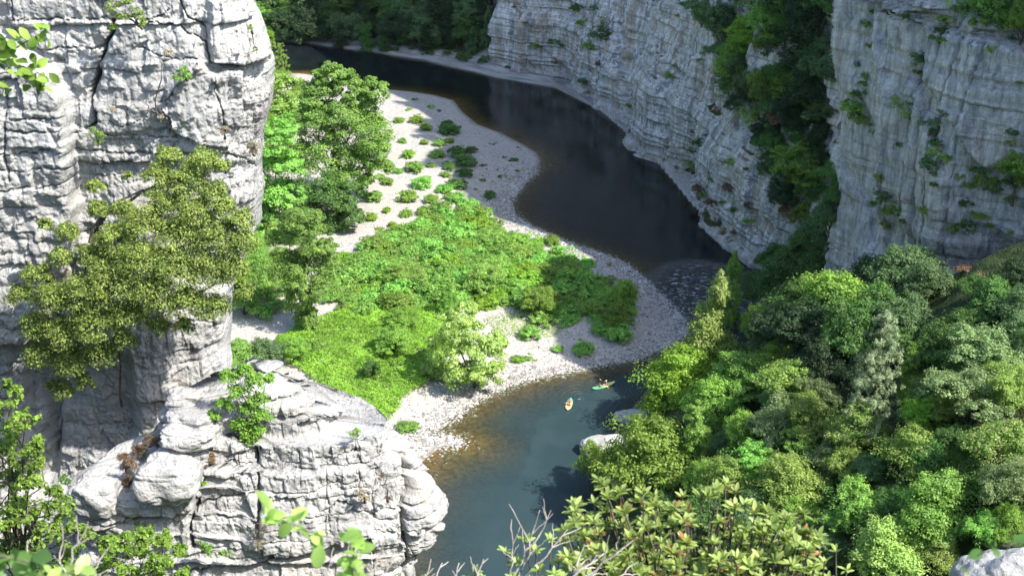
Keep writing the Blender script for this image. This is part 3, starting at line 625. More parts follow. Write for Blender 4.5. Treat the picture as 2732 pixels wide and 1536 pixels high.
# boulders: an icosphere pushed about by noise
def boulder(name, px, py, Y, r, seed, label, sc=(1, 1, 0.8), mat=None, z=None, sub=5, cat='boulder', pw=0.8):
    import bmesh
    bm = bmesh.new(); bmesh.ops.create_icosphere(bm, subdivisions=sub, radius=1.0)
    V = np.array([v.co[:] for v in bm.verts]); Fc = np.array([[v.index for v in f.verts] for f in bm.faces]); bm.free()
    s = seed * 7.3
    V = np.sign(V) * np.abs(V) ** pw
    D = 1 + 0.22 * fbm(V[:, 0] * 1.1 + s, V[:, 1] * 1.1, V[:, 2] * 1.1, 3, seed) + 0.06 * fbm(V[:, 0] * 4 + s, V[:, 1] * 4, V[:, 2] * 5, 4, seed + 3)
    k, f, th = layer_index(V[:, 2] * 1.0 + 3 + 0.1 * noise(V[:, 0] * 2, V[:, 1] * 2, 0, seed), 0.35, seed)
    D += 0.05 * (rand1(k, seed) - 0.5) - 0.06 * np.exp(-(np.minimum(f, 1 - f) * th / 0.03) ** 2)
    V = V * D[:, None] * np.array(sc) * r
    P = aty(px, py, Y) if z is None else onz(px, py, z)
    o = mesh_obj(name, V, Fc, mat or M_ROCK); o.location = P
    return tag(o, label, cat)
boulder('boulder', 2705, 1580, 14.2, 0.68, 3, 'pale lichen-spotted boulder in the bottom right corner behind blurred leaves', (1.15, 0.9, 0.85))
boulder('boulder', 1622, 1196, 0, 2.5, 5, 'pale overhanging boulder at the water edge, lower of two beside the round green tree', (1.5, 1.0, 0.55), z=0.6)
boulder('boulder', 1700, 1112, 0, 1.9, 8, 'grey boulder under the yellow-green bank tree, upper of two at the water edge', (1.6, 1.0, 0.55), z=0.5)
boulder('boulder', 2215, 1560, 6.5, 0.10, 9, 'small pale rock low on the bottom edge among laurel leaves', (1.3, 1.0, 0.8)).location.z -= 0.06

OCB = BVHTree.FromPolygons([v.co[:] for v in outcrop.data.vertices], [tuple(p.vertices) for p in outcrop.data.polygons])
for bx_, by_, bY, br, bs, bsc, bl in [
    (452, 1278, 32.6, .92, 31, (1.0, .75, .78), 'large vertically grooved white block beside the rusty dry growth on the outcrop'),
    (258, 1322, 32.8, .68, 32, (1.0, .8, .85), 'rounded karst knob with mossy spots at the left end of the outcrop'),
    (345, 1345, 32.2, .42, 33, (1.1, .8, .7), 'small smooth block between the knob and the grooved block'),
    (497, 1062, 33.9, .46, 34, (1.15, .8, .55), 'topmost slab of the stack left of the hanging shrub'),
    (512, 1112, 33.7, .66, 35, (1.15, .8, .42), 'middle slab of the stack left of the hanging shrub'),
    (510, 1160, 33.5, .74, 36, (1.1, .8, .40), 'lowest broad slab of the stack left of the hanging shrub'),
    (520, 1215, 32.6, .42, 37, (1.0, .8, .75), 'tilted grey block above the rusty crack plant')]:
    dd = Vector(ray(bx_, by_)).normalized(); hh_ = OCB.ray_cast(Vector(CAM), dd)
    if hh_[0] is not None: bY = (hh_[0] - dd * br * 0.30).y
    boulder('rock_block', bx_, by_, bY, br, bs, bl, bsc, cat='rock', pw=0.55)
# ------------------------------------------------------------------ foliage
def mat_leaf(name, dark, light, trans=0.46, tint=None, gloss=0.35, hue=0.5, tth=.93):
    if 'growth' not in name and name != 'cream_catkins': dark = tuple(q * 2.1 for q in dark); light = tuple(min(.8, q * 2.9) for q in light)
    t = NT(name); r = t.attr('rnd'); oi = t.n('ObjectInfo')
    c = t.ramp(r, [(0.0, dark), (0.55, tuple((a + b) / 2 for a, b in zip(dark, light))), (1.0, light)])
    if tint: c = t.mix(t.mr(r, tth, tth + .02), c, tint)
    hs = t.n('HueSaturation'); t.l(c, hs.inputs['Color'])
    t.l(t.math('MULTIPLY_ADD', oi.outputs['Random'], 0.022, 0.474 + (hue - 0.5)), hs.inputs['Hue'])
    t.l(t.math('MULTIPLY_ADD', oi.outputs['Random'], 0.35, 0.82), hs.inputs['Value'])
    c = hs.outputs[0]
    p = t.principled(c, 0.5, None, gloss)
    tr = t.n('BsdfTranslucent'); t.l(t.mix(0.5, c, t.mix(1.0, c, (1.15, 1.35, 0.35), 'MULTIPLY')), tr.inputs[0])
    m = t.n('MixShader'); m.inputs[0].default_value = trans; t.l(p, m.inputs[1]); t.l(tr.outputs[0], m.inputs[2])
    return t.done(m.outputs[0])
ML = {
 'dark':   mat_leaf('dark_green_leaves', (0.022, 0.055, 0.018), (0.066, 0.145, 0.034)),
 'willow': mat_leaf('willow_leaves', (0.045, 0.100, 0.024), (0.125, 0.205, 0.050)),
 'shade_green':   mat_leaf('shade_darkened_leaves', (0.010, 0.024, 0.011), (0.030, 0.060, 0.024)),  # green darkened to put the shade of woods and gully into the leaves
 'blue':   mat_leaf('blue_green_leaves', (0.032, 0.066, 0.030), (0.085, 0.150, 0.060)),
 'mid':    mat_leaf('mid_green_leaves', (0.046, 0.105, 0.022), (0.130, 0.235, 0.044), hue=.493),
 'bright': mat_leaf('bright_green_leaves', (0.055, 0.130, 0.030), (0.140, 0.270, 0.060)),
 'lime':   mat_leaf('lime_green_leaves', (0.068, 0.125, 0.016), (0.155, 0.240, 0.032), hue=.515),
 'olive':  mat_leaf('olive_green_leaves', (0.062, 0.112, 0.028), (0.165, 0.245, 0.062)),
 'grey':   mat_leaf('grey_green_leaves', (0.058, 0.095, 0.042), (0.150, 0.205, 0.090)),
 'pale':   mat_leaf('pale_yellow_green_leaves', (0.090, 0.150, 0.042), (0.210, 0.290, 0.085), hue=.505),
 'pine':   mat_leaf('pine_needles', (0.055, 0.080, 0.042), (0.130, 0.165, 0.088), 0.2),
 'flower': mat_leaf('leaves_with_cream_catkins', (0.050, 0.100, 0.022), (0.130, 0.210, 0.050), tint=(0.62, 0.56, 0.32), tth=.80),
 'cream':  mat_leaf('cream_catkins', (0.50, 0.44, 0.22), (0.75, 0.68, 0.42), 0.3),
 'dry':    mat_leaf('dry_brown_growth', (0.10, 0.075, 0.040), (0.32, 0.22, 0.12), 0.2),
 'straw':  mat_leaf('pale_straw_growth', (0.25, 0.22, 0.14), (0.50, 0.45, 0.32), 0.2),
 'holm':   mat_leaf('holm_oak_leaves', (0.026, 0.052, 0.014), (0.215, 0.285, 0.068), 0.42, hue=.515, tint=(0.38, 0.24, 0.08)),
 'oak':    mat_leaf('young_oak_leaves', (0.046, 0.088, 0.014), (0.135, 0.215, 0.034), 0.4, hue=.515),
 'laurel': mat_leaf('laurel_leaves', (0.080, 0.130, 0.030), (0.215, 0.295, 0.080), 0.42, hue=.51, tint=(0.50, 0.26, 0.10), gloss=0.55),
}
def mat_bark(name, a, b):
    t = NT(name); f = t.noise(t.mapping(t.objc(), (6, 6, 1.2)), 2.0, 5, 0.65)
    return t.done(t.principled(t.mix(t.mr(f, 0.35, 0.65), a, b), 0.9, t.bump(f, 0.7, 0.05), 0.1))
M_BARK = mat_bark('grey_brown_bark', (0.06, 0.05, 0.04), (0.19, 0.165, 0.135))
M_PALEBARK = mat_bark('bleached_dead_wood', (0.28, 0.25, 0.22), (0.55, 0.50, 0.45))

def unit(v): return v / (np.linalg.norm(v, axis=-1, keepdims=True) + 1e-9)
def leaf_mesh(C, N, size, rng, aspect=0.5, shape='rhomb', T=None, bend=0.0):
    """C centres, N face normals, size lengths -> V, F, rnd"""
    n = len(C)
    if T is None:
        T = unit(np.cross(N, unit(rng.normal(size=(n, 3)))))
    else: T = unit(T - N * (T * N).sum(1, keepdims=True))
    B = np.cross(N, T); L = size[:, None]
    if shape == 'rhomb':
        q = [C - T * L * .5, C + B * L * aspect * .5, C + T * L * .5, C - B * L * aspect * .5]
        V = np.stack(q, 1).reshape(-1, 3); F = np.arange(4 * n).reshape(-1, 4)
        return V, F, 4
    # 'leaf': six-sided blade, folded a little along the midrib and curved
    w = aspect * .5
    base = C; q = []
    for tt, ww in ((0, .06), (.30, .85), (.62, 1.0), (.88, .55), (1.0, 0.03)):
        mid = C + T * L * tt - N * L * bend * tt * tt
        q.append(mid - B * L * w * ww + N * L * w * ww * .28); q.append(mid); q.append(mid + B * L * w * ww + N * L * w * ww * .28)
    V = np.stack(q, 1).reshape(-1, 3); k = 15
    f = []
    for a in range(4):
        for b in (0, 1):
            o = a * 3 + b; f.append([o, o + 1, o + 4, o + 3])
    F = (np.arange(n)[:, None, None] * k + np.array(f)[None]).reshape(-1, 4)
    return V, F, k
def crown_points(lobes, rng, per=40, subn=70, subr=0.30, up=0.45, gap=0.0, flat=0.75, soft=False, jit=0.0):
    """lobes: (c, (rx,ry,rz)). returns centres, normals"""
    Cs, Ns, G = [], [], []
    mr_ = max(l[1][0] for l in lobes)
    for c, rr in lobes:
        c = np.array(c); rr = np.array(rr); K = max(4, int(per * ((rr[0] / mr_) ** 1.3 if soft else 1)))
        d = unit(rng.normal(size=(K, 3))); d[:, 2] = np.where(d[:, 2] < -0.55, -d[:, 2] * .5, d[:, 2])
        rad = rng.uniform(0.45, 1.0, K) ** 0.6 * rng.uniform(0.85, 1.12, K)
        sc = c + d * rad[:, None] * rr
        for p, dd in zip(sc, d):
            if rng.random() < gap: continue
            m = int(subn * rng.uniform(0.6, 1.3)); s = subr * rr.mean() * rng.uniform(0.65, 1.25)
            q = unit(rng.normal(size=(m, 3))); q[:, 2] = np.abs(q[:, 2]) * np.where(rng.random(m) < .8, 1, -1)
            r_ = rng.uniform(0.55, 1.05, m)[:, None]
            pt = p + q * r_ * np.array([1, 1, flat]) * s
            nn = unit(q * 0.9 + np.array([0, 0, up]) + dd * 0.4 + rng.normal(size=(m, 3)) * 0.45)
            if jit: pt = pt + rng.normal(size=pt.shape) * jit * rr.mean() * rng.choice([.3, 1.0], (m, 1))
            Cs.append(pt); Ns.append(nn); G.append(np.full(m, rng.uniform(-.18, .18)))
    return np.concatenate(Cs), np.concatenate(Ns), np.concatenate(G)
def foliage(name, lobes, mat, parent=None, seed=1, leaf=0.3, per=40, subn=70, aspect=0.55, rnd_bias=0.0, **kw):
    rng = np.random.default_rng(seed)
    C, N, G = crown_points(lobes, rng, per, subn, **kw)
    sz = leaf * rng.uniform(0.6, 1.35, len(C))
    V, F, k = leaf_mesh(C, N, sz, rng, aspect)
    o = mesh_obj(name, V, F, mat, parent, smooth=False, attrs=[('rnd', 'FACE', np.clip(rng.uniform(0, 1, len(C)) * 0.75 + .125 + G + rnd_bias, 0, 1))])
    return o
def tube(path, radii, sides=6):
    P = np.array(path, float); n = len(P); T = unit(np.gradient(P, axis=0)); ref = np.array([0.31, 0.2, 0.93])
    A = unit(np.cross(T, ref)); B = np.cross(T, A); th = np.linspace(0, 2 * math.pi, sides, endpoint=False)
    V = P[:, None] + (A[:, None] * np.cos(th)[None, :, None] + B[:, None] * np.sin(th)[None, :, None]) * np.array(radii)[:, None, None]
    i, j = np.meshgrid(np.arange(n - 1), np.arange(sides), indexing='ij'); j2 = (j + 1) % sides
    F = np.stack([i * sides + j, i * sides + j2, (i + 1) * sides + j2, (i + 1) * sides + j], -1).reshape(-1, 4)
    return V.reshape(-1, 3), F
def tubes_obj(name, lst, mat, parent=None, sides=6):
    Vs, Fs, o = [], [], 0
    for p, r in lst:
        V, F = tube(p, r, sides); Vs.append(V); Fs.append(F + o); o += len(V)
    return mesh_obj(name, np.concatenate(Vs), np.concatenate(Fs), mat, parent)
def limb(a, b, rng, k=6, sag=0.0, wob=0.06):
    a, b = np.array(a, float), np.array(b, float); t = np.linspace(0, 1, k)[:, None]; L = np.linalg.norm(b - a)
    p = a + (b - a) * t + rng.normal(size=(k, 3)) * wob * L * np.sin(t * math.pi); p[:, 2] -= (sag * L * np.sin(t * math.pi))[:, 0]
    return p
def trunk_set(base, targets, r0, rng, fork=0.45):
    base = np.array(base, float); cen = np.mean(targets, axis=0); f = base + (cen - base) * fork
    out = [(limb(base, f, rng, 6, 0, .03), np.linspace(r0, r0 * .7, 6))]
    for q in targets:
        out.append((limb(f, q, rng, 7, -.08, .05), np.linspace(r0 * .5, r0 * .08, 7)))
    return out

# prototypes with a crown of radius 1 centred at the origin: mesh data shared by every copy
PROTO = {}
def proto(kind, i):
    if (kind, i) in PROTO: return PROTO[kind, i]
    rng = np.random.default_rng(hash_(kind) + i * 13)
    j = lambda s: rng.uniform(-s, s)
    kw = dict(leaf=0.060, per=38, subn=95, jit=.09, subr=.27)
    if kind == 'round':
        lob = [((0, 0, 0), (.8, .8, .72))] + [((.5 * math.cos(a) + j(.1), .5 * math.sin(a) + j(.1), j(.25)), (.48, .48, .42)) for a in rng.uniform(0, 6.28, 4)] + [((j(.2), j(.2), .45), (.45, .45, .4))]
        kw.update(per=44, subn=70)
    elif kind == 'oak':
        lob = [((.55 * math.cos(a) + j(.15), .55 * math.sin(a) + j(.15), .1 + j(.35)), (.42 + j(.08),) * 2 + (.36,)) for a in np.linspace(0, 6.28, 8)[:7] + j(.4)] + [((j(.1), j(.1), .45), (.5, .5, .42)), ((0, 0, 0), (.6, .6, .5))]
        kw.update(per=30, subn=80, subr=.30, leaf=0.058)
    elif kind == 'tall':
        lob = [((j(.18), j(.18), -.9 + .42 * q), (.66 - .05 * abs(q - 1.5) - .055 * q,) * 2 + (.5,)) for q in range(6)]
        kw.update(per=34, subn=75)
    elif kind == 'feather':
        lob = [((0, 0, 0), (.8, .8, .6))] + [((.6 * math.cos(a), .6 * math.sin(a), j(.35) - .1), (.42, .42, .22)) for a in rng.uniform(0, 6.28, 9)] + [((j(.2), j(.2), .42), (.5, .5, .24))]
        kw.update(per=26, subn=80, flat=.5, leaf=0.062, up=.9)
    elif kind == 'bush':
        lob = [((0, 0, 0), (.85, .85, .55))] + [((.55 * math.cos(a), .55 * math.sin(a), -.1), (.45, .45, .38)) for a in rng.uniform(0, 6.28, 4)]
        kw.update(per=15, subn=42, leaf=0.115, flat=.55, up=.7)
    elif kind == 'mound':       # leafy arching thicket plants
        lob = [((j(.35), j(.35), j(.1)), (.6, .6, .45)) for _ in range(4)]
        kw.update(per=15, subn=45, leaf=0.125, flat=.40, up=.9, subr=.36)
    elif kind == 'tuft':
        lob = [((j(.4), j(.4), -.1), (.5, .5, .3)) for _ in range(3)]
        kw.update(per=9, subn=20, leaf=0.20, flat=.6, up=.8)
    elif kind == 'pine':
        lob = []
        for q in range(7):
            z = -1.0 + q * .34; rr = .62 * (1 - (q / 7.5)) ** .8 + .10
            for a in np.linspace(0, 6.28, 6 if q < 5 else 4)[:-1] + j(1.0):
                lob.append(((rr * .72 * math.cos(a), rr * .72 * math.sin(a), z + j(.1)), (.27, .27, .17)))
            lob.append(((0, 0, z + .1), (rr * .5, rr * .5, .2)))
        kw.update(per=8, subn=70, leaf=0.075, aspect=.16, flat=.9, up=.6)
    o = foliage('crown_source', lob, ML['mid'], None, 100 + i + hash_(kind), **kw)
    me = o.data; bpy.data.objects.remove(o); me.name = 'crown'
    tg = [np.array(l[0]) + np.array([0, 0, -.1]) for l in lob][:9]
    base = np.array([0, 0, -1.9 if kind not in ('bush', 'mound', 'tuft') else -.6])
    if kind == 'pine':
        ts = [(limb(base + [0, 0, -.2], (0, 0, 1.3), rng, 10, 0, .01), np.linspace(.06, .008, 10))] + [(limb((0, 0, l[0][2] - .08), l[0], rng, 5, .05, .04), np.linspace(.018, .005, 5)) for l in lob[::2]]
    elif kind in ('mound', 'bush', 'tuft'):
        ts = [(limb(base + np.array([j(.1), j(.1), 0]), q, rng, 5, 0, .05), np.linspace(.03, .01, 5)) for q in tg[:5]]
    else: ts = trunk_set(base, tg, .075, rng)
    o = tubes_obj('trunk_source', ts, M_BARK); tm = o.data; bpy.data.objects.remove(o); tm.name = 'trunk'
    # catkins for the flowering kind are scattered on the same crown
    PROTO[kind, i] = (me, tm); return PROTO[kind, i]
def hash_(s): return sum(ord(c) * (i + 3) for i, c in enumerate(s)) % 9973
_seq = [0]
def plant(kind, loc, r, mat, label, cat='tree', group=None, name=None, squash=1.0, parts=True):
    """one tree or shrub: empty at its foot > crown, trunk. loc = centre of the crown"""
    _seq[0] += 1; i = _seq[0]; rr = random.Random(i * 77)
    me, tm = proto(kind, i % 3)
    foot = (1.9 if kind not in ('bush', 'mound', 'tuft') else .6) * r
    name = name or {'bush': 'shrub', 'mound': 'leafy_shrub', 'tuft': 'plant', 'pine': 'pine_tree', 'oak': 'oak_tree', 'tall': 'poplar_tree'}.get(kind, 'broadleaf_tree')
    t = thing(name, label, cat, (loc[0], loc[1], loc[2] - foot), rr.uniform(0, 6.28), group)
    fx, fy, fz = rr.uniform(.84, 1.24), rr.uniform(.84, 1.24), rr.uniform(.86, 1.14)
    for nm, m, mt in (('crown', me, ML[mat]), ('trunk' if cat == 'tree' else 'stem', tm, M_BARK)):
        o = bpy.data.objects.new(nm, m); COL.objects.link(o); o.parent = t; o.location = (0, 0, foot)
        o.scale = (r * fx, r * fy, r * squash * fz)
        o.material_slots[0].link = 'OBJECT'; o.material_slots[0].material = mt
    return t
# surfaces that plants grow on
def bvh_of(o):
    me = o.data; V = [v.co[:] for v in me.vertices]; F = [tuple(p.vertices) for p in me.polygons]
    return BVHTree.FromPolygons(V, F)
def np_bvh(o):
    me = o.data; n = len(me.vertices); v = np.empty(n * 3, np.float32); me.vertices.foreach_get('co', v)
    m = len(me.loops); li = np.empty(m, np.int32); me.loops.foreach_get('vertex_index', li)
    return BVHTree.FromPolygons(v.reshape(-1, 3).tolist(), li.reshape(-1, 4).tolist())
BV_CL = [np_bvh(cliff_a), np_bvh(cliff_b)]; BV_G = np_bvh(ground)
def hit(px, py, which):
    d = Vector(ray(px, py)).normalized(); best = None
    for b in which:
        h = b.ray_cast(Vector(CAM), d)
        if h[0] is not None and (best is None or h[3] < best[3]): best = h
    return best
def depth_of(P): return P[1] * CP - (P[2] - CAMZ) * SP
def tree_on_slope(px, py, rp, kind, mat, label, group=None, squash=1.0, lift=1.05, cat='tree', y0=60, **kw):
    """crown centre appears at px,py with pixel radius rp, the tree standing on the ground"""
    rp = rp * 1.22; r = rp * 180 / FPX
    for _ in range(3):
        P = gpt(px, py, r * lift, y0); r = rp * depth_of(P) / FPX
    return plant(kind, P, r, mat, label, cat, group, squash=squash, **kw)
def on_cliff(px, py, rp, kind, mat, label, group=None, out=0.35, cat='shrub', **kw):
    h = hit(px, py, BV_CL + [BV_G])
    if h is None: return
    P = np.array(h[0]); r = rp * depth_of(P) / FPX
    P = P - np.array(Vector(ray(px, py)).normalized()) * r * out
    return plant(kind, P, r, mat, label, cat, group, **kw)
# ------------------------------------------------------------------ trees on the sunlit right slope (hand placed)
COLW = {'shade_green': 'shade-darkened green', 'dark': 'dark green', 'blue': 'bluish dark green', 'mid': 'mid green', 'bright': 'bright green', 'lime': 'lime green', 'olive': 'olive green', 'grey': 'grey green', 'pale': 'pale yellow-green', 'pine': 'grey-green'}
T = tree_on_slope
T(1950, 800, 60, 'tall', 'mid', 'slender mid green poplar rising in front of the riffle, behind a paler one', lift=1.3, squash=1.05)
T(1905, 880, 84, 'tall', 'pale', 'pale green poplar whose top stands against the riffle and the gravel point', lift=1.2, squash=.95)
T(1800, 1015, 88, 'round', 'lime', 'large yellow-green bank tree hanging over the upper river boulder', lift=.7)
T(1745, 1085, 46, 'round', 'lime', 'small yellow-green crown low over the water beside the kayaks', lift=.6)
T(1880, 960, 60, 'oak', 'lime', 'yellow-green crown just below the pale poplar', lift=.7)
T(1965, 1000, 78, 'feather', 'bright', 'feathery green tree right of the yellow-green bank tree')
T(1905, 1075, 62, 'round', 'mid', 'green crown under the feathery tree near the bank')
T(2106, 1023, 72, 'round', 'olive', 'round olive tree left of the blossoming chestnut in front of the dark woods')
T(2075, 1135, 70, 'oak', 'grey', 'silvery grey-green oak in the middle of the right slope')
T(2170, 1120, 62, 'oak', 'olive', 'olive oak touching the silvery oak on its right')
T(2195, 1055, 46, 'oak', 'grey', 'small grey-green oak top between the olive tree and the chestnut')
T(2285, 1135, 74, 'round', 'flower', 'chestnut tree dotted with cream catkins at the foot of the pine')
T(2343, 1010, 88, 'pine', 'pine', 'tall grey-green pine standing above the blossoming chestnut', lift=1.9, squash=1.3)
T(2470, 1110, 56, 'round', 'lime', 'yellow-green crown right of the pine foot')
T(2430, 1005, 46, 'tall', 'mid', 'narrow tree with a brighter tip just right of the pine')
T(2643, 935, 82, 'oak', 'grey', 'grey-green oak crown at the top of the big right-hand oak group')
T(2610, 1050, 92, 'oak', 'grey', 'broadest grey-green oak at the right of the slope')
T(2705, 1040, 74, 'oak', 'olive', 'olive oak cut by the right edge, level with the pine')
T(2535, 1090, 56, 'oak', 'olive', 'oak at the left foot of the broad grey-green oak')
T(2668, 1190, 84, 'round', 'flower', 'chestnut with cream catkins and a bare branch near the right edge')
T(2420, 1215, 80, 'round', 'olive', 'dark olive tree with yellow edges below the pine')
T(2490, 1235, 60, 'round', 'dark', 'dark green tree with a few pale catkins, right of the olive one')
T(2262, 1225, 56, 'oak', 'olive', 'small olive oak below the chestnut with catkins')
T(2200, 1230, 54, 'round', 'grey', 'greyish tree with twiggy centre in the middle of the slope')
T(2150, 1175, 50, 'feather', 'bright', 'small feathery bluish tree under the silvery oak')
T(2094, 1285, 86, 'round', 'olive', 'mottled olive tree above the laurel on the right')
T(2010, 1225, 66, 'feather', 'bright', 'bright feathery tree left of the mottled olive tree')
T(1990, 1150, 54, 'round', 'mid', 'mid green crown left of the silvery oak')
T(2273, 1345, 88, 'feather', 'bright', 'big bright feathery tree right of the laurel')
T(2522, 1345, 92, 'round', 'bright', 'big bright green tree low on the slope, left of the corner boulder')
T(2620, 1410, 58, 'round', 'bright', 'bright green crown just above the corner boulder')
T(2377, 1462, 92, 'round', 'pale', 'pale yellow-green tree at the bottom edge between laurel and boulder')
T(2500, 1480, 56, 'round', 'pale', 'pale tree directly left of the corner boulder')
T(2210, 1455, 58, 'oak', 'blue', 'dark bluish shrubby tree behind the right end of the laurel')
T(2700, 1290, 72, 'oak', 'grey', 'grey-green oak at the right edge below the chestnut with a bare branch')
T(2590, 1270, 56, 'round', 'dark', 'dark tree between the two chestnuts low on the slope')
T(2700, 1400, 52, 'round', 'mid', 'mid green crown at the right edge behind the corner boulder')
T(2400, 1330, 50, 'oak', 'dark', 'dark gap-filling crown between the feathery and the big bright tree')
T(1735, 1205, 112, 'round', 'mid', 'round green tree leaning over the water beside the lower river boulder')
T(1600, 1245, 60, 'oak', 'mid', 'low green branches reaching the water left of the leaning tree')
T(1850, 1170, 60, 'tall', 'bright', 'slim tree with visible stems behind the round leaning tree', lift=1.5)
T(1935, 1275, 68, 'round', 'olive', 'olive tree above the middle of the laurel')
T(1870, 1290, 54, 'round', 'mid', 'mid green tree above the laurel, right of the leaning tree')
T(1895, 1370, 60, 'round', 'dark', 'dark tree seen through the gaps of the laurel')
T(2020, 1360, 60, 'round', 'blue', 'bluish tree behind the laurel top')
T(2110, 1390, 60, 'round', 'mid', 'mid green tree behind the right half of the laurel')
T(2330, 1250, 46, 'round', 'blue', 'small bluish crown under the pine and the chestnut')
T(2560, 1180, 54, 'oak', 'dark', 'dark shaded crown under the broad grey-green oak')
T(1770, 1360, 50, 'round', 'dark', 'dark crown at the waterline behind the laurel')
def catkins(host_px, n, seed):
    """cream catkins scattered over a chestnut crown already placed"""
# ------------------------------------------------------------------ trees in the cliff's shade
rng = random.Random(5)
shade = [(2290, 690, 96), (2200, 640, 74), (2345, 640, 66), (2150, 715, 84), (2090, 760, 80), (2405, 730, 80), (2230, 800, 92), (2335, 820, 82), (2170, 880, 96), (2080, 880, 76), (2275, 905, 84), (2420, 860, 72), (2500, 650, 52), (2530, 600, 44), (2460, 600, 46), (2560, 900, 74), (2610, 850, 62), (2480, 950, 72), (2660, 790, 58), (2715, 830, 66), (2700, 740, 52), (2190, 970, 70), (2060, 960, 66), (2400, 930, 60), (2030, 860, 50), (2290, 1000, 60), (2560, 980, 56), (2070, 700, 46), (2120, 640, 44), (2260, 580, 46), (2600, 770, 40), (2500, 1040, 50), (2480, 760, 50), (2340, 740, 70), (2720, 900, 60), (2120, 820, 70)]
ROWN = ['top row', 'second row', 'third row', 'bottom row']
OR_ = 'second third fourth fifth sixth seventh eighth ninth tenth eleventh twelfth thirteenth fourteenth fifteenth sixteenth seventeenth eighteenth nineteenth twentieth'.split()
def row_label(pts, x, y, nrow=4):
    o = sorted(pts, key=lambda q: q[1]); i = [q[:2] for q in o].index((x, y)); k = min(nrow - 1, i * nrow // len(o))
    row = sorted([q for n_, q in enumerate(o) if min(nrow - 1, n_ * nrow // len(o)) == k]); j = [q[:2] for q in row].index((x, y))
    ords = ['leftmost'] + [w + ' from left' for w in OR_]
    return ('rightmost' if j == len(row) - 1 else ords[min(j, 19)]) + ' in the ' + ROWN[k]
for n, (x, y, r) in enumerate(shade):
    k = rng.choice(['feather', 'round', 'round', 'oak', 'feather']); m = rng.choice(['dark', 'shade_green', 'dark', 'mid', 'blue'] if x < 2400 else ['dark', 'blue', 'shade_green'])  # mostly dark leaf colours, painting the cliff's shade into these crowns
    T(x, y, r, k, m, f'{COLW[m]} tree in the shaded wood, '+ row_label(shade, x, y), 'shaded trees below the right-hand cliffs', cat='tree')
# sparse gap fillers over the whole lit slope
under = []
for n in range(46):
    x = rng.uniform(1750, 2730); y = rng.uniform(1000, 1500)
    if abs(x - 2343) < 110 and y < 1180: continue
    if x < 1900 and y > 1330: continue
    under.append((x, y, rng.uniform(30, 46)))
for x, y, r in under:
    T(x, y, r, rng.choice(['round', 'oak', 'feather']), rng.choice(['mid', 'olive', 'dark', 'blue', 'grey', 'bright']), 'small understorey tree on the right slope, ' + row_label(under, x, y), 'understorey trees on the right slope', lift=0.6)
# ------------------------------------------------------------------ trees and shrubs on the cliffs and in the gully
gully = [(2010, 85, 52, 'round', 'lime', 'sunlit yellow-green crown high in the gully, brightest of its group'), (1985, 170, 62, 'round', 'mid', 'mid green tree at the left side of the gully top'),
 (2060, 40, 60, 'round', 'bright', 'bright green tree on the top edge of the gully'), (2100, 130, 74, 'feather', 'shade_green', None), (2170, 60, 70, 'round', 'shade_green', None), (2150, 230, 66, 'round', 'shade_green', None), (2060, 240, 56, 'oak', 'mid', None), (2205, 160, 56, 'round', 'blue', None),
 (1930, 60, 52, 'oak', 'blue', None), (1880, 40, 46, 'oak', 'blue', None), (1950, 230, 46, 'round', 'dark', None), (2210, 290, 50, 'feather', 'blue', None), (2050, 235, 44, 'oak', 'grey', 'grey-green bush on the rock rim below the gully trees'), (2130, 310, 52, 'round', 'shade_green', None), (2200, 370, 48, 'round', 'shade_green', None),
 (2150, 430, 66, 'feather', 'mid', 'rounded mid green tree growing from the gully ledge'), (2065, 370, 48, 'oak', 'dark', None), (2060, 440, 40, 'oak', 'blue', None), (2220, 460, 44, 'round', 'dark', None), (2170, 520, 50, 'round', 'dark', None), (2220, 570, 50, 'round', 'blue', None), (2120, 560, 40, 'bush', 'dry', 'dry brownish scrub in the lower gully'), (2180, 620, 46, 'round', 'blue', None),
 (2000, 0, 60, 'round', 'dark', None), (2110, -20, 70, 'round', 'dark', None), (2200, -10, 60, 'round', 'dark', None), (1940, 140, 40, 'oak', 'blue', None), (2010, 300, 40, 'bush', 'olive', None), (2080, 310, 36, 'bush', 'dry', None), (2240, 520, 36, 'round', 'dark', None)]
gully += [(2590, 5, 54, 'round', 'bright', 'bright tree at the top edge of the upper-right cliff'), (2670, 25, 58, 'round', 'bright', 'bright tree near the top right corner of the cliff'), (2735, 50, 56, 'round', 'mid', 'green tree cut by the right edge at the top of the cliff'), (2720, 440, 44, 'round', 'bright', 'bright small tree at the right edge halfway up the cliff')]
GP = [(1935, 0), (2225, 0), (2225, 600), (2110, 560), (2010, 330), (1935, 200)]
for gy_ in range(10, 600, 46):
    for gx_ in range(1940, 2240, 52):
        q = (gx_ + rng.uniform(-18, 18), gy_ + rng.uniform(-15, 15))
        if sdpoly(np.array(q[0]), np.array(q[1]), GP) > 0 and rng.random() < .62: gully.append((q[0], q[1], rng.uniform(30, 46), rng.choice(['round', 'oak', 'feather']), rng.choice(['shade_green', 'dark', 'shade_green', 'blue', 'mid']), None))
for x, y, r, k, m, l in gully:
    on_cliff(x, y, r * 1.25, k, m, l or f'{COLW.get(m, "dry brown")} tree in the cliff gully, '+ row_label([g[:2] for g in gully if not g[5]], x, y), None if l else 'trees crowded in the cliff gully', out=.0, cat='tree')
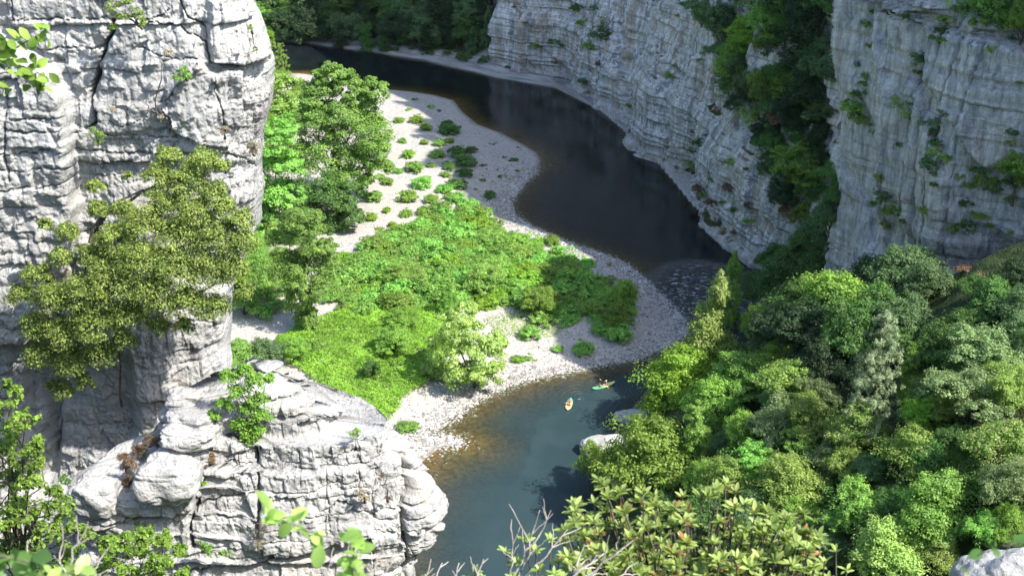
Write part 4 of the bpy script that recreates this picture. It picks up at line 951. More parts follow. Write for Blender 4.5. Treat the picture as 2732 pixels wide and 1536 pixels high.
cl_shrubs = [(1590, 20, 30), (1560, 60, 26), (1600, 90, 26), (1575, 120, 26), (1550, 20, 26), (1500, 120, 16), (1480, 110, 14), (1610, 60, 22), (1860, 20, 26), (1810, 40, 18), (1830, 10, 24), (1680, 280, 14), (1555, 215, 16), (1870, 160, 20), (1790, 200, 18), (1800, 175, 14), (1850, 400, 22), (1870, 380, 16), (1885, 360, 14), (1850, 440, 20), (1900, 480, 24), (1880, 520, 22), (1930, 540, 22), (1960, 560, 20), (1955, 430, 16), (2000, 590, 18), (1935, 610, 16), (1990, 450, 16), (1600, 300, 10), (1780, 390, 12), (1430, 120, 14), (1400, 60, 12), (1330, 250, 8), (1355, 180, 10),
 (2310, 60, 18), (2330, 30, 20), (2420, 45, 14), (2300, 250, 28), (2310, 200, 22), (2290, 310, 24), (2320, 330, 18), (2530, 50, 26), (2560, 20, 30), (2510, 100, 18), (2455, 150, 20), (2440, 170, 16), (2490, 330, 30), (2500, 380, 34), (2480, 430, 28), (2515, 300, 24), (2490, 490, 24), (2430, 300, 22), (2400, 270, 22), (2400, 385, 14), (2620, 450, 26), (2590, 490, 22), (2560, 470, 22), (2580, 540, 20), (2700, 380, 30), (2720, 430, 34), (2690, 480, 30), (2700, 530, 26), (2650, 500, 20), (2700, 100, 26), (2640, 30, 30), (2680, 60, 34), (2610, 60, 24), (2350, 520, 22), (2370, 560, 26), (2410, 590, 26), (2360, 600, 26), (2640, 600, 22), (2720, 220, 20), (2650, 130, 14), (2345, 470, 14), (2700, 620, 24), (2560, 160, 14), (2470, 560, 18), (2500, 350, 36), (2505, 410, 38), (2490, 460, 32), (2310, 220, 30), (2300, 280, 32), (2330, 350, 24), (2290, 170, 20), (2370, 520, 32), (2400, 555, 34), (2340, 540, 28), (2700, 350, 34), (2730, 480, 40), (2630, 480, 30), (2600, 450, 26), (2580, 600, 28), (2540, 610, 30), (2620, 570, 26), (2410, 40, 20), (2525, 80, 30), (2450, 190, 24), (2320, 120, 16)]
for n, (x, y, r) in enumerate(cl_shrubs):
    left = x < 2200
    on_cliff(x, y, r * rng.choice([.6, .8, 1.1, 1.5]), 'bush', rng.choice(['blue', 'dark', 'mid', 'olive'] if y < 560 else ['dark', 'mid', 'olive']),
             ('dark shrub on the long stratified cliff, ' if left else 'dark shrub on the upper-right cliff, ') + row_label([q for q in cl_shrubs if (q[0] < 2200) == left], x, y),
             'shrubs on the long cliff' if left else 'shrubs on the upper-right cliff', out=.1)
for x, y, r in [(1870, 500, 26), (1905, 540, 28), (1950, 500, 24), (1920, 590, 22), (1965, 620, 18), (1600, 170, 14), (1480, 165, 12), (2580, 720, 30), (2620, 740, 26), (2480, 720, 26), (1850, 350, 12), (2000, 545, 20)]:
    on_cliff(x, y, r, 'bush', 'dry', 'rusty dry scrub on a cliff ledge', 'dry scrub on the cliff ledges', out=-.1)
# green fringe along the rim of the upper-right cliff
for n in range(9):
    q = CLQ[int(np.argmin(np.abs(CLQ[:, 1] - (172 - 4.0 * n)) + 100 * (CLQ[:, 0] < 48)))]; x = q[0] + rng.uniform(1.5, 4); h = None
    for bv in BV_CL + [BV_G]:
        g = bv.ray_cast(Vector((x, q[1], 500)), Vector((0, 0, -1)))
        if g[0] is not None and (h is None or g[0].z > h): h = g[0].z
    r = rng.uniform(2.2, 3.4); plant(rng.choice(['round', 'feather']), (x, q[1], h + r * .8), r, rng.choice(['bright', 'mid', 'mid']), 'sunlit green tree fringing the top of the upper-right cliff', group='trees fringing the upper-right cliff')
# ------------------------------------------------------------------ the far wood
farw = []
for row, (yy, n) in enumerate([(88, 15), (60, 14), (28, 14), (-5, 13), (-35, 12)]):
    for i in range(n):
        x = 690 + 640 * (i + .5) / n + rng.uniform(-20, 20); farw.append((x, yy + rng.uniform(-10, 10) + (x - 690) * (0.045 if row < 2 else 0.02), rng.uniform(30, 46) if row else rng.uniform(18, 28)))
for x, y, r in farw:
    T(x, y, r, rng.choice(['round', 'oak', 'tall', 'round']), rng.choice(['shade_green', 'shade_green', 'dark', 'blue']), 'dark tree in the far bank wood, ' + row_label(farw, x, y), 'trees of the far bank wood', y0=300, lift=.8)
# trees along the rim of the long cliff: their tops fray the edge of its shadow
for n in range(34):
    q = CLQ[int(len(CLQ) * (.16 + .5 * n / 34))]; q2 = CLQ[int(len(CLQ) * (.16 + .5 * n / 34)) + 6]; tn = (q2 - q) / np.linalg.norm(q2 - q)
    w = q - np.array([tn[1], -tn[0]]) * rng.uniform(15, 24); h = None
    for bv in BV_CL + [BV_G]:
        g = bv.ray_cast(Vector((w[0], w[1], 500)), Vector((0, 0, -1)))
        if g[0] is not None and (h is None or g[0].z > h): h = g[0].z
    if h is None or h < 60: continue
    r = rng.uniform(2.6, 5.0); plant(rng.choice(['round', 'tall', 'oak']), (w[0], w[1], h + r * rng.uniform(1.1, 1.9)), r, 'mid', 'tree on the rim of the long cliff above the river bend', group='trees on the cliff rim')
for x, y, r in [(770, 100, 9), (880, 96, 12), (1000, 118, 14), (1060, 128, 12), (1150, 140, 12), (1240, 150, 18), (1290, 158, 16), (950, 105, 12), (1190, 142, 12), (1330, 150, 10), (1420, 190, 7), (1100, 125, 12), (840, 88, 12)]:
    T(x, y, r, 'bush', 'dark', 'low dark bush along the pale ledges of the far bank', 'bushes on the far bank ledges', cat='shrub', y0=300, lift=.3)
# ------------------------------------------------------------------ left bank
def lobed_tree(name, base_px, lobes, mat, label, seed, leaf=.5, per=28, subn=110, r0=.35, spread=2.5, bark=None, **kw):
    B = gpt(base_px[0], base_px[1], 0.0, 120); rg = np.random.default_rng(seed)
    t = thing(name, label, 'tree', tuple(B)); L = []
    for x, y, r in lobes:
        P = aty(x, y, B[1] + rg.uniform(-spread, spread)); rm = 1.2 * r * depth_of(P) / FPX
        L.append((P - B, (rm, rm, rm * .85)))
    foliage('crown', L, ML[mat], t, seed, leaf=leaf, per=per, subn=subn, **kw)
    ts = trunk_set((0, 0, -.5), [l[0] for l in L], r0, rg, .3)
    tubes_obj('trunk', ts, bark or M_BARK, t)
    return t
lobed_tree('willow_tree', (868, 545), [(878, 205, 40), (860, 250, 46), (930, 235, 40), (960, 275, 44), (1000, 240, 30), (905, 320, 62), (975, 350, 60), (1000, 410, 50), (840, 340, 56), (870, 410, 66), (940, 430, 58), (1010, 455, 34), (800, 420, 50), (845, 300, 46), (920, 480, 44)], 'willow', 'large spreading green willow on the gravel left bank, tallest tree there', 901, leaf=.5, per=40, subn=110)
lobed_tree('willow_tree', (900, 612), [(860, 540, 60), (910, 560, 50), (930, 520, 44), (880, 590, 44), (820, 500, 60), (800, 560, 56), (940, 580, 30)], 'dark', 'darker shaded willow mass under the large spreading willow', 902, leaf=.5, per=28, subn=110)
lobed_tree('willow_tree', (830, 880), [(800, 590, 46), (770, 640, 56), (825, 640, 52), (850, 700, 50), (810, 710, 62), (775, 730, 50), (845, 770, 46), (810, 800, 46), (825, 850, 34), (870, 660, 24)], 'willow', 'tall feathery grey-olive willow left of the bright thicket', 903, leaf=.55, per=34, subn=110, aspect=.3)
lobed_tree('broadleaf_tree', (720, 640), [(720, 380, 50), (700, 450, 56), (760, 440, 44), (720, 530, 60), (770, 520, 40), (700, 600, 50), (750, 350, 40)], 'bright', 'bright green tree squeezed between the rock tower and the large willow', 904, leaf=.5)
lobed_tree('broadleaf_tree', (745, 330), [(730, 260, 40), (765, 230, 30), (790, 280, 36), (745, 300, 40), (820, 300, 30), (715, 210, 26)], 'olive', 'olive tree beside the shallows behind the rock tower', 905, leaf=.5)
T(748, 165, 30, 'pine', 'olive', 'small olive pine at the upper river bank beside the tower', lift=1.4, y0=200)
lb_fill = [(700, 130, 26), (720, 160, 24), (700, 190, 26), (735, 205, 24), (710, 240, 26), (760, 205, 20), (800, 235, 22), (700, 290, 30), (770, 330, 34), (715, 420, 36), (770, 400, 36), (700, 500, 36), (740, 600, 40), (700, 560, 34), (785, 610, 34), (690, 700, 34), (740, 690, 34), (650, 800, 34), (720, 760, 30), (960, 300, 26), (1000, 330, 26), (1010, 390, 26), (780, 260, 24), (820, 250, 20), (685, 10, 26), (700, 60, 22)]
for x, y, r in lb_fill:
    T(x, y, r, rng.choice(['round', 'feather', 'oak']), rng.choice(['mid', 'bright', 'olive', 'mid']), 'green crown between rock tower and willows, '+ row_label(lb_fill, x, y), 'trees behind the rock tower', y0=120)
for x, y, r, k, m, l in [(705, 100, 30, 'round', 'lime', 'lime green crown beside the tower edge level with the far bank'), (690, 40, 34, 'round', 'bright', 'bright crown above the tower shoulder at the top'), (680, 70, 24, 'round', 'mid', 'mid green crown touching the tower shoulder'),
    (755, 290, 26, 'bush', 'pale', 'pale yellow bush beside the rock tower edge'), (720, 330, 30, 'round', 'mid', 'mid green crown behind the tower edge under the pale yellow bush'), (690, 660, 44, 'round', 'mid', 'mid green crown under the tower edge'), (700, 740, 46, 'feather', 'bright', 'bright crown left of the grey-olive willow'),
    (650, 745, 40, 'round', 'lime', 'lime green crown behind the holm oak'), (740, 800, 34, 'bush', 'bright', 'bright bush beside the sandy track'), (690, 830, 34, 'bush', 'bright', 'bright bush above the sandy track near the holm oak'), (770, 740, 40, 'round', 'mid', 'mid green crown left against the grey-olive willow'),
    (640, 950, 52, 'feather', 'bright', 'soft green low tree behind the outcrop shoulder'), (775, 935, 38, 'round', 'mid', 'small green tree above the outcrop top'), (700, 940, 44, 'feather', 'blue', 'bluish green low crown between outcrop and track'), (840, 920, 34, 'bush', 'bright', 'bright bush at the foot of the grey-olive willow'),
    (1240, 880, 58, 'round', 'olive', None), (1050, 905, 44, 'oak', 'mid', 'dark vine-covered tree standing in the lime carpet'), (1075, 845, 34, 'oak', 'mid', 'small vine-covered tree behind the larger one in the lime carpet'), (990, 985, 26, 'oak', 'dark', 'dark twiggy bush in the lime carpet near the outcrop'), (1200, 815, 34, 'tall', 'bright', 'slim green tree on the gravel edge of the thicket'),
    (1080, 730, 40, 'oak', 'olive', 'olive bush tree standing out of the bright thicket, left one'), (1290, 745, 50, 'oak', 'olive', 'olive bush tree standing out of the bright thicket, right one'), (1440, 800, 44, 'oak', 'mid', 'darker rounded bush at the lower edge of the thicket'), (1660, 790, 46, 'round', 'mid', 'rounded green tree at the right end of the thicket'), (1655, 840, 40, 'round', 'mid', 'low rounded tree nearest the shadowed gravel point')]:
    if l: T(x, y, r, k, m, l, lift=.9 if k != 'bush' else .5, y0=120, cat='tree' if k != 'bush' else 'shrub')
lobed_tree('broadleaf_tree', (1270, 1035), [(1235, 830, 34), (1215, 880, 46), (1265, 900, 52), (1190, 935, 50), (1245, 960, 60), (1300, 950, 46), (1210, 1000, 44), (1285, 1000, 44), (1160, 990, 36), (1325, 915, 26)], 'pale', 'light green bushy tree on the gravel shore casting shade on white stones', 906, leaf=.42, per=24, subn=100)

# the rest of the wooded left bank, mostly behind the rock tower
for n in range(60):
    x = rng.uniform(-118, -56); y = rng.uniform(185, 345)
    if sdpoly(np.array(x), np.array(y), WPOLY) > -6 or x > -56 - .12 * (y - 185): continue
    px_, py_, _ = proj(np.array([x, y, zg(x, y) + 6]))
    if px_ > 640: continue
    r = rng.uniform(3.2, 5.5); plant(rng.choice(['round', 'oak', 'feather']), (x, y, zg(x, y) + r * 1.1), r, rng.choice(['mid', 'willow', 'olive', 'bright']), 'green tree of the left bank wood behind the rock tower', group='left bank wood behind the tower')

# ------------------------------------------------------------------ the bright thicket
THICK = [(1100, 600), (1200, 570), (1300, 560), (1330, 620), (1420, 640), (1530, 680), (1600, 730), (1670, 770), (1690, 840), (1660, 890), (1560, 870), (1450, 850), (1330, 800), (1200, 800), (1100, 800), (1020, 810), (920, 850), (880, 800), (890, 720), (960, 660)]
# jittered rows, so that crowns overlap like the real growth
pts = []
y = 575.0; 
while y < 905:
    step = 30 + (y - 560) * .05; x = 870 + rng.uniform(0, step)
    while x < 1700:
        q = (x + rng.uniform(-9, 9), y + rng.uniform(-6, 6)); 
        if sdpoly(np.array(q[0]), np.array(q[1]), THICK) > -4: pts.append(q)
        x += step
    y += 19 + (y - 560) * .03
for x, y in pts:
    T(x, y, rng.choice([20, 26, 30, 34, 38, 46]) * (1 + (y - 560) * .0004), rng.choice(['mound', 'mound', 'bush']), rng.choice(['bright', 'bright', 'bright', 'bright', 'lime', 'mid']), 'leafy bright green shrub packed into the thicket on the gravel bar', 'shrubs of the bright thicket', cat='shrub', y0=120, lift=rng.uniform(.1, .5), squash=rng.uniform(.7, 1.2))
for x, y, r in [(1190, 505, 24), (1150, 530, 22), (1220, 525, 28), (1180, 555, 30), (1250, 548, 28), (1280, 575, 30), (1230, 590, 30), (1170, 590, 26), (1130, 560, 24), (1290, 610, 26), (1130, 620, 28), (1080, 620, 26), (1205, 525, 20), (1270, 600, 22)]:
    T(x, y, r, 'mound', rng.choice(['bright', 'mid']), 'leafy shrub of the dense upper clump on the gravel bar', 'shrubs of the upper clump on the bar', cat='shrub', y0=120, lift=.4)
# separate little shrubs on the gravel, each by its own look and neighbours
solo = [(1068, 320, 16, 'mid'), (1108, 318, 20, 'lime'), (1133, 340, 20, 'mid'), (1170, 380, 20, 'bright'), (1163, 410, 20, 'bright'), (1090, 412, 20, 'lime'), (1106, 447, 26, 'bright'), (1130, 485, 28, 'bright'), (1087, 525, 30, 'mid'), (1080, 570, 20, 'mid'), (1125, 590, 26, 'mid'), (1000, 525, 24, 'bright'), (1035, 485, 20, 'mid'), (990, 580, 18, 'lime'), (1010, 608, 12, 'lime'), (1050, 600, 14, 'lime'), (1000, 645, 32, 'mid'), (995, 680, 26, 'bright'), (925, 690, 20, 'mid'), (965, 485, 22, 'bright'), (1047, 640, 18, 'lime'), (970, 520, 18, 'bright'),
        (1205, 345, 28, 'dark'), (1220, 405, 30, 'dark'), (1245, 430, 32, 'dark'), (1200, 442, 22, 'dark'), (1260, 400, 18, 'dark'), (1215, 490, 30, 'dark'), (1190, 330, 16, 'dark'), (1108, 265, 9, 'dark'), (1172, 295, 9, 'dark'), (1370, 425, 12, 'dark'), (1310, 520, 20, 'dark'), (1380, 455, 8, 'dark'), (1475, 640, 26, 'mid'), (1415, 888, 32, 'bright'), (1550, 930, 30, 'bright'), (1487, 930, 15, 'bright'), (1380, 955, 18, 'mid'), (1405, 955, 14, 'bright'), (1083, 1135, 28, 'bright'), (1640, 880, 18, 'bright'), (1575, 700, 10, 'mid'), (1625, 705, 9, 'mid'), (1340, 640, 10, 'mid'), (1345, 420, 8, 'dark'), (1090, 290, 10, 'lime'), (1150, 285, 12, 'bright'), (1040, 350, 12, 'lime'), (1075, 375, 14, 'bright'), (1130, 380, 14, 'lime'), (1200, 375, 14, 'mid'), (1150, 440, 14, 'bright'), (1060, 455, 16, 'bright'), (1190, 465, 16, 'mid'), (1240, 460, 22, 'dark'), (1290, 440, 10, 'dark'), (1290, 480, 12, 'mid'), (1030, 560, 14, 'lime'), (1330, 470, 9, 'dark'), (1150, 640, 18, 'bright')]
near = [(1000, 560, 'the large willow'), (1140, 300, 'the upper end of the bar'), (1240, 420, 'the shadow edge'), (1300, 560, 'the upper clump'), (1420, 900, 'the lower shore'), (1083, 1135, 'the outcrop'), (1600, 760, 'the shadowed point')]
seen = {}
for x, y, r, m in solo:
    w = min(near, key=lambda q: (q[0] - x) ** 2 + (q[1] - y) ** 2)[2]
    sz = 'tiny' if r < 13 else 'small' if r < 23 else 'broad'
    lb = f'{sz} {COLW[m]} shrub on gravel near {w}'
    seen.setdefault(lb, []).append((x, y, r, m))
for lb, q in seen.items():
    q.sort()
    for n, (x, y, r, m) in enumerate(q):
        l2 = lb if len(q) == 1 else lb + (', ' + ['leftmost', 'second from left', 'third from left', 'fourth from left', 'fifth from left', 'sixth from left', 'seventh from left'][n] if not (len(q) == 2 and n == 1) else ', right one')
        T(x, y, r, 'mound' if r > 13 else 'tuft', m, l2, 'separate shrubs on the gravel bar', cat='shrub', y0=120, lift=.35)
for n in range(70):   # weeds in the shaded gravel
    x, y = rng.choice([(rng.uniform(1240, 1400), rng.uniform(375, 520)), (rng.uniform(1060, 1200), rng.uniform(360, 640)), (rng.uniform(1300, 1450), rng.uniform(830, 960))])
    if zg(*gpt(x, y, 0, 120)[:2]) < 0.15: continue
    T(x, y, rng.uniform(3, 7), 'tuft', rng.choice(['dark', 'mid', 'olive']), 'tiny weed tuft scattered over the stones of the gravel bar', 'weed tufts on the bar', cat='plant', y0=120, lift=.3)

# lime green creeping carpet (nobody could count its plants)
CARP = [(820, 880), (900, 850), (960, 830), (1080, 830), (1180, 830), (1230, 900), (1180, 960), (1150, 1010), (1100, 1040), (1060, 1070), (1040, 1110), (1000, 1125), (940, 1100), (860, 1030), (780, 980), (740, 930)]
def carpet(name, poly, n, mat, seed, hgt=1.1, leaf=.34):
    rg = np.random.default_rng(seed); xs = [p[0] for p in poly]; ys = [p[1] for p in poly]; C = []
    A = np.array([onz(*p, 1.0)[:2] for p in poly]); x0, y0 = A.min(0); x1, y1 = A.max(0)
    P = np.stack([rg.uniform(x0, x1, n * 3), rg.uniform(y0, y1, n * 3)], 1)
    P = P[sdpoly(P[:, 0], P[:, 1], [tuple(a) for a in A]) > -1.0 * rg.random(len(P)) + .4 * noise(P[:, 0], P[:, 1])][:n]
    i = np.clip(np.searchsorted(gx, P[:, 0]) - 1, 0, len(gx) - 2); j = np.clip(np.searchsorted(gy, P[:, 1]) - 1, 0, len(gy) - 2)
    h = hgt * (0.35 + .9 * (0.5 + .5 * fbm(P[:, 0] / 2.6, P[:, 1] / 2.2, 0, 3, seed))) * (1 - .35 * rg.random(len(P)) ** 2)
    C = np.stack([P[:, 0], P[:, 1], GZ[i, j] + h], 1); e = .3
    gxn = fbm((P[:, 0] + e) / 2.6, P[:, 1] / 2.2, 0, 3, seed) - fbm(P[:, 0] / 2.6, P[:, 1] / 2.2, 0, 3, seed)
    N = unit(np.stack([-gxn * 2, 0 * gxn, 1 + 0 * gxn], 1) + rg.normal(size=(len(P), 3)) * .45)
    V, F, k = leaf_mesh(C, N, leaf * rg.uniform(.6, 1.4, len(P)), rg, .6)
    o = mesh_obj(name, V, F, ML[mat], None, False, attrs=[('rnd', 'FACE', np.clip(rg.random(len(P)) * .7 + .15 + .25 * fbm(P[:, 0] / 4, P[:, 1] / 4, 0, 2, 5), 0, 1))])
    return tag(o, kind='stuff')
carpet('creeping_groundcover', CARP, 60000, 'lime', 71)
carpet('dry_grass_patches', [(1290, 860), (1400, 840), (1500, 870), (1480, 900), (1350, 900)], 1500, 'pale', 72, .25, .3)
carpet('dry_grass_patches', [(1180, 640), (1300, 625), (1330, 640), (1250, 665)], 1200, 'pale', 73, .3, .3)

# loose stones along the shore (uncountable)
def stones():
    rg = np.random.default_rng(9); n = 16000
    seg = np.array(BARW[4:34]); pts = []
    Q, s = resample(seg, .25); k = rg.integers(0, len(Q), n)
    off = rg.normal(0, 1, (n, 2)) * rg.choice([.8, 2.5, 5.0], n, p=[.35, .35, .3])[:, None]
    P = Q[k] + off
    d = 1.0
    i = np.clip(np.searchsorted(gx, P[:, 0]) - 1, 0, len(gx) - 2); j = np.clip(np.searchsorted(gy, P[:, 1]) - 1, 0, len(gy) - 2)
    z = GZ[i, j]; m = (z > -.22); P = P[m]; z = z[m]; n = len(P)
    s = rg.uniform(.07, .26, n) * np.where(rg.random(n) < .03, 2.0, 1)
    t = np.array([(1, 0, 0), (0, 1, 0), (-1, 0, 0), (0, -1, 0), (.1, .1, 1), (0, 0, -1)], float)
    V = t[None] * s[:, None, None] * np.array([1.3, .9, .55]) * rg.uniform(.75, 1.25, (n, 6, 1))
    a = rg.uniform(0, 6.28, n); ca, sa = np.cos(a)[:, None], np.sin(a)[:, None]
    X = V[..., 0] * ca - V[..., 1] * sa; Y = V[..., 0] * sa + V[..., 1] * ca
    V = np.stack([X + P[:, 0][:, None], Y + P[:, 1][:, None], V[..., 2] + z[:, None] + .05], -1).reshape(-1, 3)
    f = np.array([[0, 1, 4], [1, 2, 4], [2, 3, 4], [3, 0, 4], [1, 0, 5], [2, 1, 5], [3, 2, 5], [0, 3, 5]])
    F = (np.arange(n)[:, None, None] * 6 + f[None]).reshape(-1, 3)
    t = NT('river_stones'); oi = t.attr('rnd')
    m = t.done(t.principled(t.ramp(oi, [(0, (.17, .16, .15)), (.5, (.38, .365, .34)), (1, (.62, .6, .57))]), .8))
    o = mesh_obj('shore_stones', V, F, m, None, False, attrs=[('rnd', 'FACE', np.repeat(rg.random(n), 8))]); tag(o, kind='stuff')
stones()
# ------------------------------------------------------------------ the holm oak growing from the near rock
def near_tree(name, base, lobes, mat, label, seed, leaf, per, subn, r0, shape='leaf', limbs=None, twig=True, cat='tree', crownname='crown', subr=.30, aspect=.42, **kw):
    """base = (px,py,Y); lobes = (px,py,rpx,Y)"""
    B = aty(*base); rg = np.random.default_rng(seed); t = thing(name, label, cat, tuple(B)); L = []
    for x, y, r, Yd in lobes:
        P = aty(x, y, Yd); rm = r * depth_of(P) / FPX; L.append((P - B, (rm, rm * .8, rm)))
    C, N, G = crown_points(L, rg, per, subn, subr=subr, soft=len(L) > 15, jit=.07, **kw)
    V, F, k = leaf_mesh(C, N, leaf * rg.uniform(.6, 1.3, len(C)), rg, aspect, shape, bend=.15)
    nf = len(F) // len(C)
    # leaves get paler towards the top of the crown
    out = np.clip((C[:, 2] - C[:, 2].min()) / (np.ptp(C[:, 2])), 0, 1)
    rv = np.clip(rg.random(len(C)) * .62 + G + .22 * out, 0, .92); rv = np.where(rg.random(len(C)) < .012, 1.0, rv)
    mesh_obj(crownname, V, F, ML[mat], t, False, attrs=[('rnd', 'FACE', np.repeat(rv, nf))])
    ts = []
    if limbs is None: ts = trunk_set((0, 0, 0), [l[0] for l in L], r0, rg, .35)
    else:
        for pts, ra, rb in limbs:
            P = np.array([aty(*q) for q in pts]) - B; Q, s = resample3(P, 12); Q += rg.normal(size=Q.shape) * .03; ts.append((Q, np.linspace(ra, rb, len(Q))))
    if twig:
        for l in L:
            for _ in range(7):
                d = unit(rg.normal(size=3)); d[2] = abs(d[2]) * .6 - .1
                ts.append((limb(l[0] - d * .2 * l[1][0], l[0] + d * np.array(l[1]) * .95, rg, 6, 0, .08), np.linspace(.022, .005, 6) * (r0 / .12)))
    tubes_obj('trunk', ts, M_BARK, t)
    return t
def resample3(P, n):
    s = np.r_[0, np.cumsum(np.linalg.norm(np.diff(P, axis=0), axis=1))]; q = np.linspace(0, s[-1], n)
    return np.stack([np.interp(q, s, P[:, i]) for i in range(3)], 1), q
HL = [(545, 430, 42, 35.6), (595, 440, 22, 35.4), (450, 420, 30, 36), (420, 470, 38, 35.8), (500, 490, 52, 35.5), (570, 520, 40, 35.3), (440, 540, 52, 35.6), (520, 570, 60, 35.2), (600, 560, 34, 35), (640, 590, 36, 34.8), (650, 650, 44, 34.6), (590, 640, 60, 34.8),
      (480, 640, 66, 35), (390, 600, 56, 35.2), (330, 560, 34, 35.8), (255, 500, 24, 36), (265, 560, 30, 35.9), (340, 470, 14, 36), (310, 640, 52, 35.2), (250, 690, 46, 35.4), (180, 620, 30, 35.6), (120, 600, 18, 35.6), (160, 690, 34, 35.4), (100, 740, 40, 35.4), (60, 790, 36, 35.4),
      (380, 700, 66, 34.8), (470, 730, 70, 34.6), (560, 730, 62, 34.6), (620, 720, 46, 34.4), (650, 780, 30, 34.4), (300, 760, 70, 34.8), (220, 790, 66, 34.9), (140, 810, 56, 35), (90, 870, 40, 35.2), (410, 790, 64, 34.6), (500, 810, 56, 34.5), (570, 820, 44, 34.5),
      (340, 850, 60, 34.8), (250, 870, 66, 34.8), (170, 890, 56, 35), (110, 950, 44, 35.2), (190, 970, 50, 35.1), (260, 950, 46, 35), (330, 910, 36, 34.9), (160, 1040, 34, 35.3), (230, 1020, 26, 35.2), (420, 870, 30, 34.8), (490, 870, 26, 34.7)]
near_tree('holm_oak_tree', (215, 1010, 36.6), HL, 'holm', 'large yellow-tipped evergreen oak growing out from the face of the white rock tower', 501, .078, 105, 44, .16, subr=.38, limbs=[
    ([(215, 1010, 36.8), (205, 900, 36.3), (225, 760, 36.0), (245, 640, 36), (300, 545, 36), (380, 510, 35.9)], .16, .03), ([(225, 760, 36), (330, 720, 35.5), (470, 660, 35.2), (560, 600, 35.1), (600, 520, 35.2)], .11, .02), ([(245, 650, 36), (260, 590, 36), (300, 560, 36), (345, 530, 36), (520, 440, 35.7)], .08, .015),
    ([(205, 880, 36.2), (330, 840, 35.3), (480, 800, 34.9), (620, 740, 34.6)], .09, .015), ([(205, 900, 36.2), (150, 830, 35.7), (90, 760, 35.6)], .07, .015), ([(325, 1080, 36.9), (322, 1000, 36.6), (318, 900, 35.6), (330, 830, 35.4)], .05, .03)], aspect=.45)
# smaller plants on the near rocks
def rock_plant(name, lobes, Y, mat, label, seed, leaf, per=14, subn=40, cat='shrub', **kw):
    b = lobes[-1]; return near_tree(name, (b[0], b[1] + b[2], Y + .3), [(x, y, r, Y) for x, y, r in lobes], mat, label, seed, leaf, per, subn, .05, cat=cat, crownname='foliage', **kw)
rock_plant('rock_shrub', [(300, 20, 22), (330, 45, 20), (370, 40, 20), (340, 10, 24), (300, 75, 14), (380, 65, 12)], 36.8, 'olive', 'airy olive shrub hanging at the top of the dark crack in the tower', 511, .07, 10, 26)
rock_plant('rock_shrub', [(475, 205, 14), (490, 190, 12), (500, 205, 10)], 36.6, 'bright', 'small bright green tuft in a nook of the tower face', 512, .08, 8, 24)
rock_plant('rock_shrub', [(683, 135, 10), (672, 75, 9)], 37.0, 'lime', 'yellow-green cushion on the tower shoulder', 513, .05, 8, 22)
rock_plant('dead_bush', [(600, 350, 20)], 36.6, 'straw', 'dry straw-coloured cushion on the tower face above the holm oak', 514, .06, 14, 40)
rock_plant('dead_bush', [(672, 390, 16), (678, 405, 10)], 37.0, 'straw', 'dry pinkish cushion near the right edge of the tower', 515, .06, 14, 40)
rock_plant('dead_bush', [(445, 140, 14), (300, 290, 10), (430, 315, 10)], 36.7, 'straw', 'scattered dry tufts in the upper tower face', 516, .05, 10, 30)
rock_plant('grass_tuft', [(250, 355, 16), (268, 362, 12), (262, 375, 12)], 36.7, 'olive', 'grass tuft with dead twigs at the lower end of the dark crack', 517, .10, 8, 26, aspect=.12)
rock_plant('hanging_shrub', [(610, 1005, 26), (650, 990, 24), (680, 1020, 28), (640, 1050, 34), (690, 1070, 24), (700, 1110, 26), (660, 1100, 30), (640, 1140, 26), (670, 1170, 26), (600, 1080, 22), (650, 1200, 16), (570, 1110, 14), (720, 1010, 12), (690, 1150, 20), (672, 1230, 8)], 32.0, 'oak', 'light green shrub hanging over the outcrop from its dark root crack', 518, .09, 24, 24, subr=.45)
rock_plant('grass_tuft', [(440, 1175, 26), (400, 1190, 30), (370, 1205, 18), (480, 1165, 20), (500, 1160, 14)], 32.2, 'dry', 'brown dry grass between the stacked slabs and the grooved block', 519, .16, 12, 34, aspect=.10)
rock_plant('grass_tuft', [(345, 1240, 22), (360, 1270, 20), (340, 1290, 14), (330, 1220, 14)], 31.6, 'dry', 'rusty dry growth left of the grooved block on the outcrop', 520, .12, 12, 34, aspect=.14)
rock_plant('dry_plant', [(545, 1240, 20), (560, 1220, 14), (555, 1270, 12), (520, 1165, 12)], 31.6, 'dry', 'rusty plant in the crack right of the grooved block', 521, .09, 10, 30)
rock_plant('rock_shrub', [(540, 1270, 14), (545, 1290, 14), (530, 1290, 10)], 31.4, 'lime', 'lime green sprig in the crack under the rusty plant', 522, .07, 8, 24)
rock_plant('rock_shrub', [(940, 1158, 16), (955, 1150, 10)], 31.6, 'lime', 'soft lime green cushion on the upper edge of the outcrop', 523, .06, 10, 30, aspect=.2)
rock_plant('dead_bush', [(960, 1315, 18), (975, 1330, 10)], 30.9, 'straw', 'grey dry cushion in the middle of the outcrop face', 524, .06, 12, 36)
rock_plant('dead_bush', [(700, 1420, 30), (690, 1460, 30), (710, 1390, 18)], 30.4, 'straw', 'straw-coloured dead bush low on the outcrop root crack', 525, .07, 12, 26, aspect=.12)
rock_plant('rock_shrub', [(370, 1395, 16), (385, 1400, 12)], 31.0, 'olive', 'mossy green tuft under the grooved block', 526, .07, 8, 26)
rock_plant('rock_shrub', [(1020, 1270, 8), (1035, 1330, 8)], 30.9, 'dry', 'two rusty sprigs in a vertical joint of the outcrop', 527, .05, 8, 20)
rock_plant('rock_shrub', [(560, 1470, 18), (600, 1480, 16), (540, 1455, 14)], 30.2, 'bright', 'dark-stemmed green sprigs low on the outcrop left of the dead bush', 528, .08, 8, 22)
rock_plant('rock_shrub', [(175, 1290, 24), (185, 1340, 22), (200, 1300, 12)], 33.5, 'dark', 'dark green growth in the shaded cleft between tower and outcrop', 529, .08, 10, 30)
